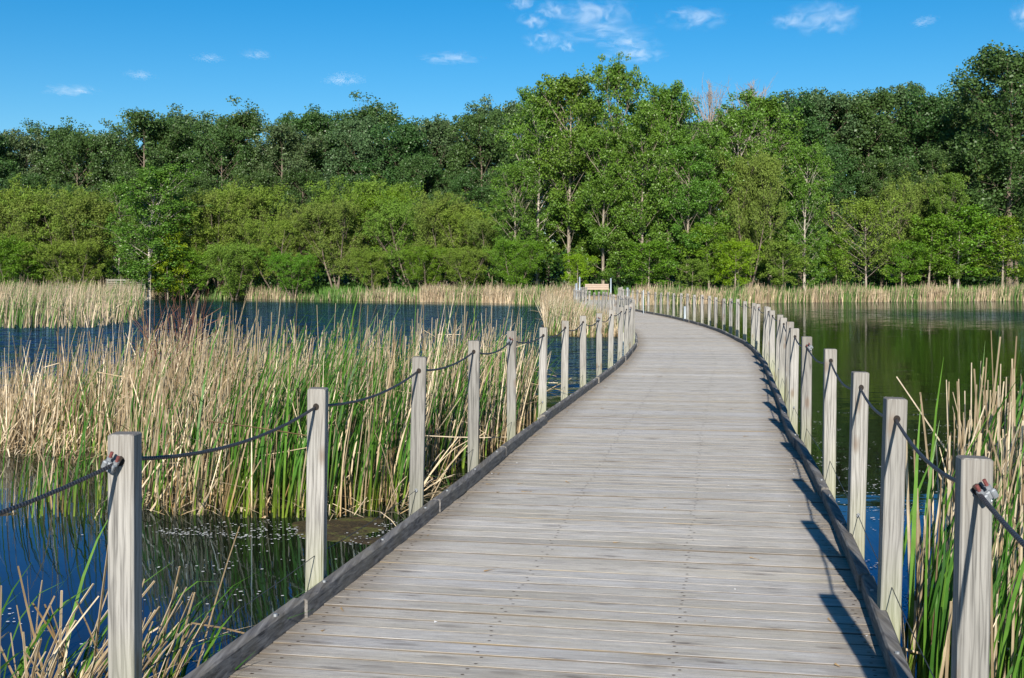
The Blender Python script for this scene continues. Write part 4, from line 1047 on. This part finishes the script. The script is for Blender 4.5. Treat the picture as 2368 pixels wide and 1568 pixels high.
gl2 = Geo(); gl2.V = gt_.V + gl_.V; gl2.Q = gt_.Q + [q + gt_.n for q in gl_.Q]; gl2.U = gt_.U + gl_.U; gl2.M = gt_.M + gl_.M
tag(gl2.build('far_wood', [M['bark_brown'], M['leaf_dark']]), 'dark wood seen only through gaps behind the back row', kind='stuff')

# ------------------------------------------------------------------ clouds
def cloud_mat():
    t = NT('cloud_vapour'); tc = t.n('ShaderNodeTexCoord'); oi = t.n('ShaderNodeObjectInfo')
    P = tc.outputs['Object']
    ln = t.n('ShaderNodeVectorMath', operation='LENGTH'); t.l(P, ln.inputs[0])
    off_ = t.n('ShaderNodeCombineXYZ'); t.l(t.math('MULTIPLY', oi.outputs['Random'], 50.0), off_.inputs[0])
    n = t.noise(t.vadd(t.mapping(P, (1.25, .6, .8)), off_.outputs[0]), 2.0, 6, .62, .9)
    f = t.math('SUBTRACT', 1.0, ln.outputs['Value'])
    d = t.math('ADD', t.math('MULTIPLY', f, .9), t.math('MULTIPLY', t.math('SUBTRACT', n, .55), 5.5))
    d = t.math('MULTIPLY', t.math('MULTIPLY', d, f), CLD, clamp=False); d = t.math('MAXIMUM', d, 0.0)
    pv = t.n('ShaderNodeVolumePrincipled'); pv.inputs['Color'].default_value = (1, 1, 1, 1)
    pv.inputs['Anisotropy'].default_value = -.35
    t.l(d, pv.inputs['Density'])
    t.l(pv.outputs[0], t.out.inputs['Volume']); return t.m
CLD = .007
M['cloud'] = cloud_mat()
clouds = [(1375, 32, 75, 26, 'largest white cloud, highest above the tall cottonwoods'), (1278, 24, 34, 13, 'small cloud left of the largest one'), (1232, 48, 28, 11, 'small flat cloud low left of the largest'),
          (1204, 8, 28, 9, 'wisp at the top edge of the sky left of the big clouds'), (1258, 95, 38, 16, 'small slanted cloud at the lower left of the group'), (1312, 106, 20, 8, 'tiny puff right of the slanted cloud'),
          (1400, 76, 95, 13, 'long streak cloud below the largest one'), (1455, 98, 62, 11, 'streak cloud low in the group'), (1468, 126, 56, 12, 'lowest flat cloud right above the tallest treetop'),
          (1605, 42, 62, 18, 'wedge-shaped cloud right of the main group'), (1905, 42, 66, 26, 'lone puffy cloud in the right of the sky'), (1830, 48, 38, 12, 'thin wisp beside the lone right cloud'),
          (1046, 134, 56, 9, 'flat cloud above the middle of the wood'), (792, 183, 42, 8, 'small flat cloud left of centre'), (163, 210, 52, 9, 'flat cloud at the far left over the trees'),
          (480, 134, 28, 5, 'faint streak above the left wood'), (592, 126, 30, 5, 'faint streak right of the other faint streak'), (325, 174, 26, 6, 'tiny cloud between the left streaks'), (2138, 50, 20, 7, 'tiny faint puff near the right'),
          (2366, 34, 20, 22, 'cloud cut by the right edge of the sky')]
def ico():
    import bmesh
    bm = bmesh.new(); bmesh.ops.create_icosphere(bm, subdivisions=2, radius=1.0); me = bpy.data.meshes.new('cloud'); bm.to_mesh(me); bm.free(); me.materials.append(M['cloud']); return me
CM = ico()
for (px, py, rx, ry, lab) in clouds:
    d = 3200; o = bpy.data.objects.new('cloud', CM); COL.objects.link(o); o.location = (wx(px, d), d, wz(py, d))
    o.scale = (rx * d / F * 1.6, 80, ry * d / F * 1.9); tag(o, lab, 'cloud', 'small fair-weather clouds')

# ------------------------------------------------------------------ light, sky, camera
SUN_EL, SUN_AZ = 23.5, 184.7        # azimuth clockwise from +Y : behind the camera, a little to the left
w = bpy.data.worlds.new('World'); scene.world = w; w.use_nodes = True
nt = w.node_tree; nt.nodes.clear()
sky = nt.nodes.new('ShaderNodeTexSky'); sky.sky_type = 'NISHITA'; sky.sun_disc = False
sky.sun_elevation = R(SUN_EL); sky.sun_rotation = R(SUN_AZ); sky.altitude = 300; sky.air_density = 1.0; sky.dust_density = .25; sky.ozone_density = 4.0
hs = nt.nodes.new('ShaderNodeHueSaturation'); hs.inputs['Saturation'].default_value = 1.40; hs.inputs['Hue'].default_value = .497
bg = nt.nodes.new('ShaderNodeBackground'); bg.inputs[1].default_value = .071
wo = nt.nodes.new('ShaderNodeOutputWorld')
nt.links.new(sky.outputs[0], hs.inputs['Color']); nt.links.new(hs.outputs[0], bg.inputs[0]); nt.links.new(bg.outputs[0], wo.inputs[0])
sd = bpy.data.lights.new('sun', 'SUN'); sd.energy = 5.0; sd.angle = R(.53); sd.color = (1.0, .93, .82)
so = bpy.data.objects.new('sun', sd); COL.objects.link(so)
az = R(SUN_AZ); el = R(SUN_EL); dirv = Vector((math.sin(az) * math.cos(el), math.cos(az) * math.cos(el), math.sin(el)))
so.rotation_euler = dirv.to_track_quat('Z', 'Y').to_euler(); so.location = (0, -20, 30)

cd = bpy.data.cameras.new('camera'); cam = bpy.data.objects.new('camera', cd); COL.objects.link(cam); scene.camera = cam
cam.location = (0, 0, EYE); cam.rotation_euler = (R(90), 0, 0)
cd.sensor_width = 36; cd.lens = 36 * F / 2368; cd.shift_y = -(784 - HY) / 2368; cd.clip_end = 9000; cd.clip_start = .05
scene.view_settings.view_transform = 'Standard'; scene.view_settings.look = 'None'
scene.view_settings.exposure = .70; scene.view_settings.gamma = 1
scene.render.engine = 'CYCLES'
scene.cycles.max_bounces = 6; scene.cycles.transparent_max_bounces = 8; scene.cycles.volume_bounces = 2
scene.render.resolution_x = 1024; scene.render.resolution_y = 678
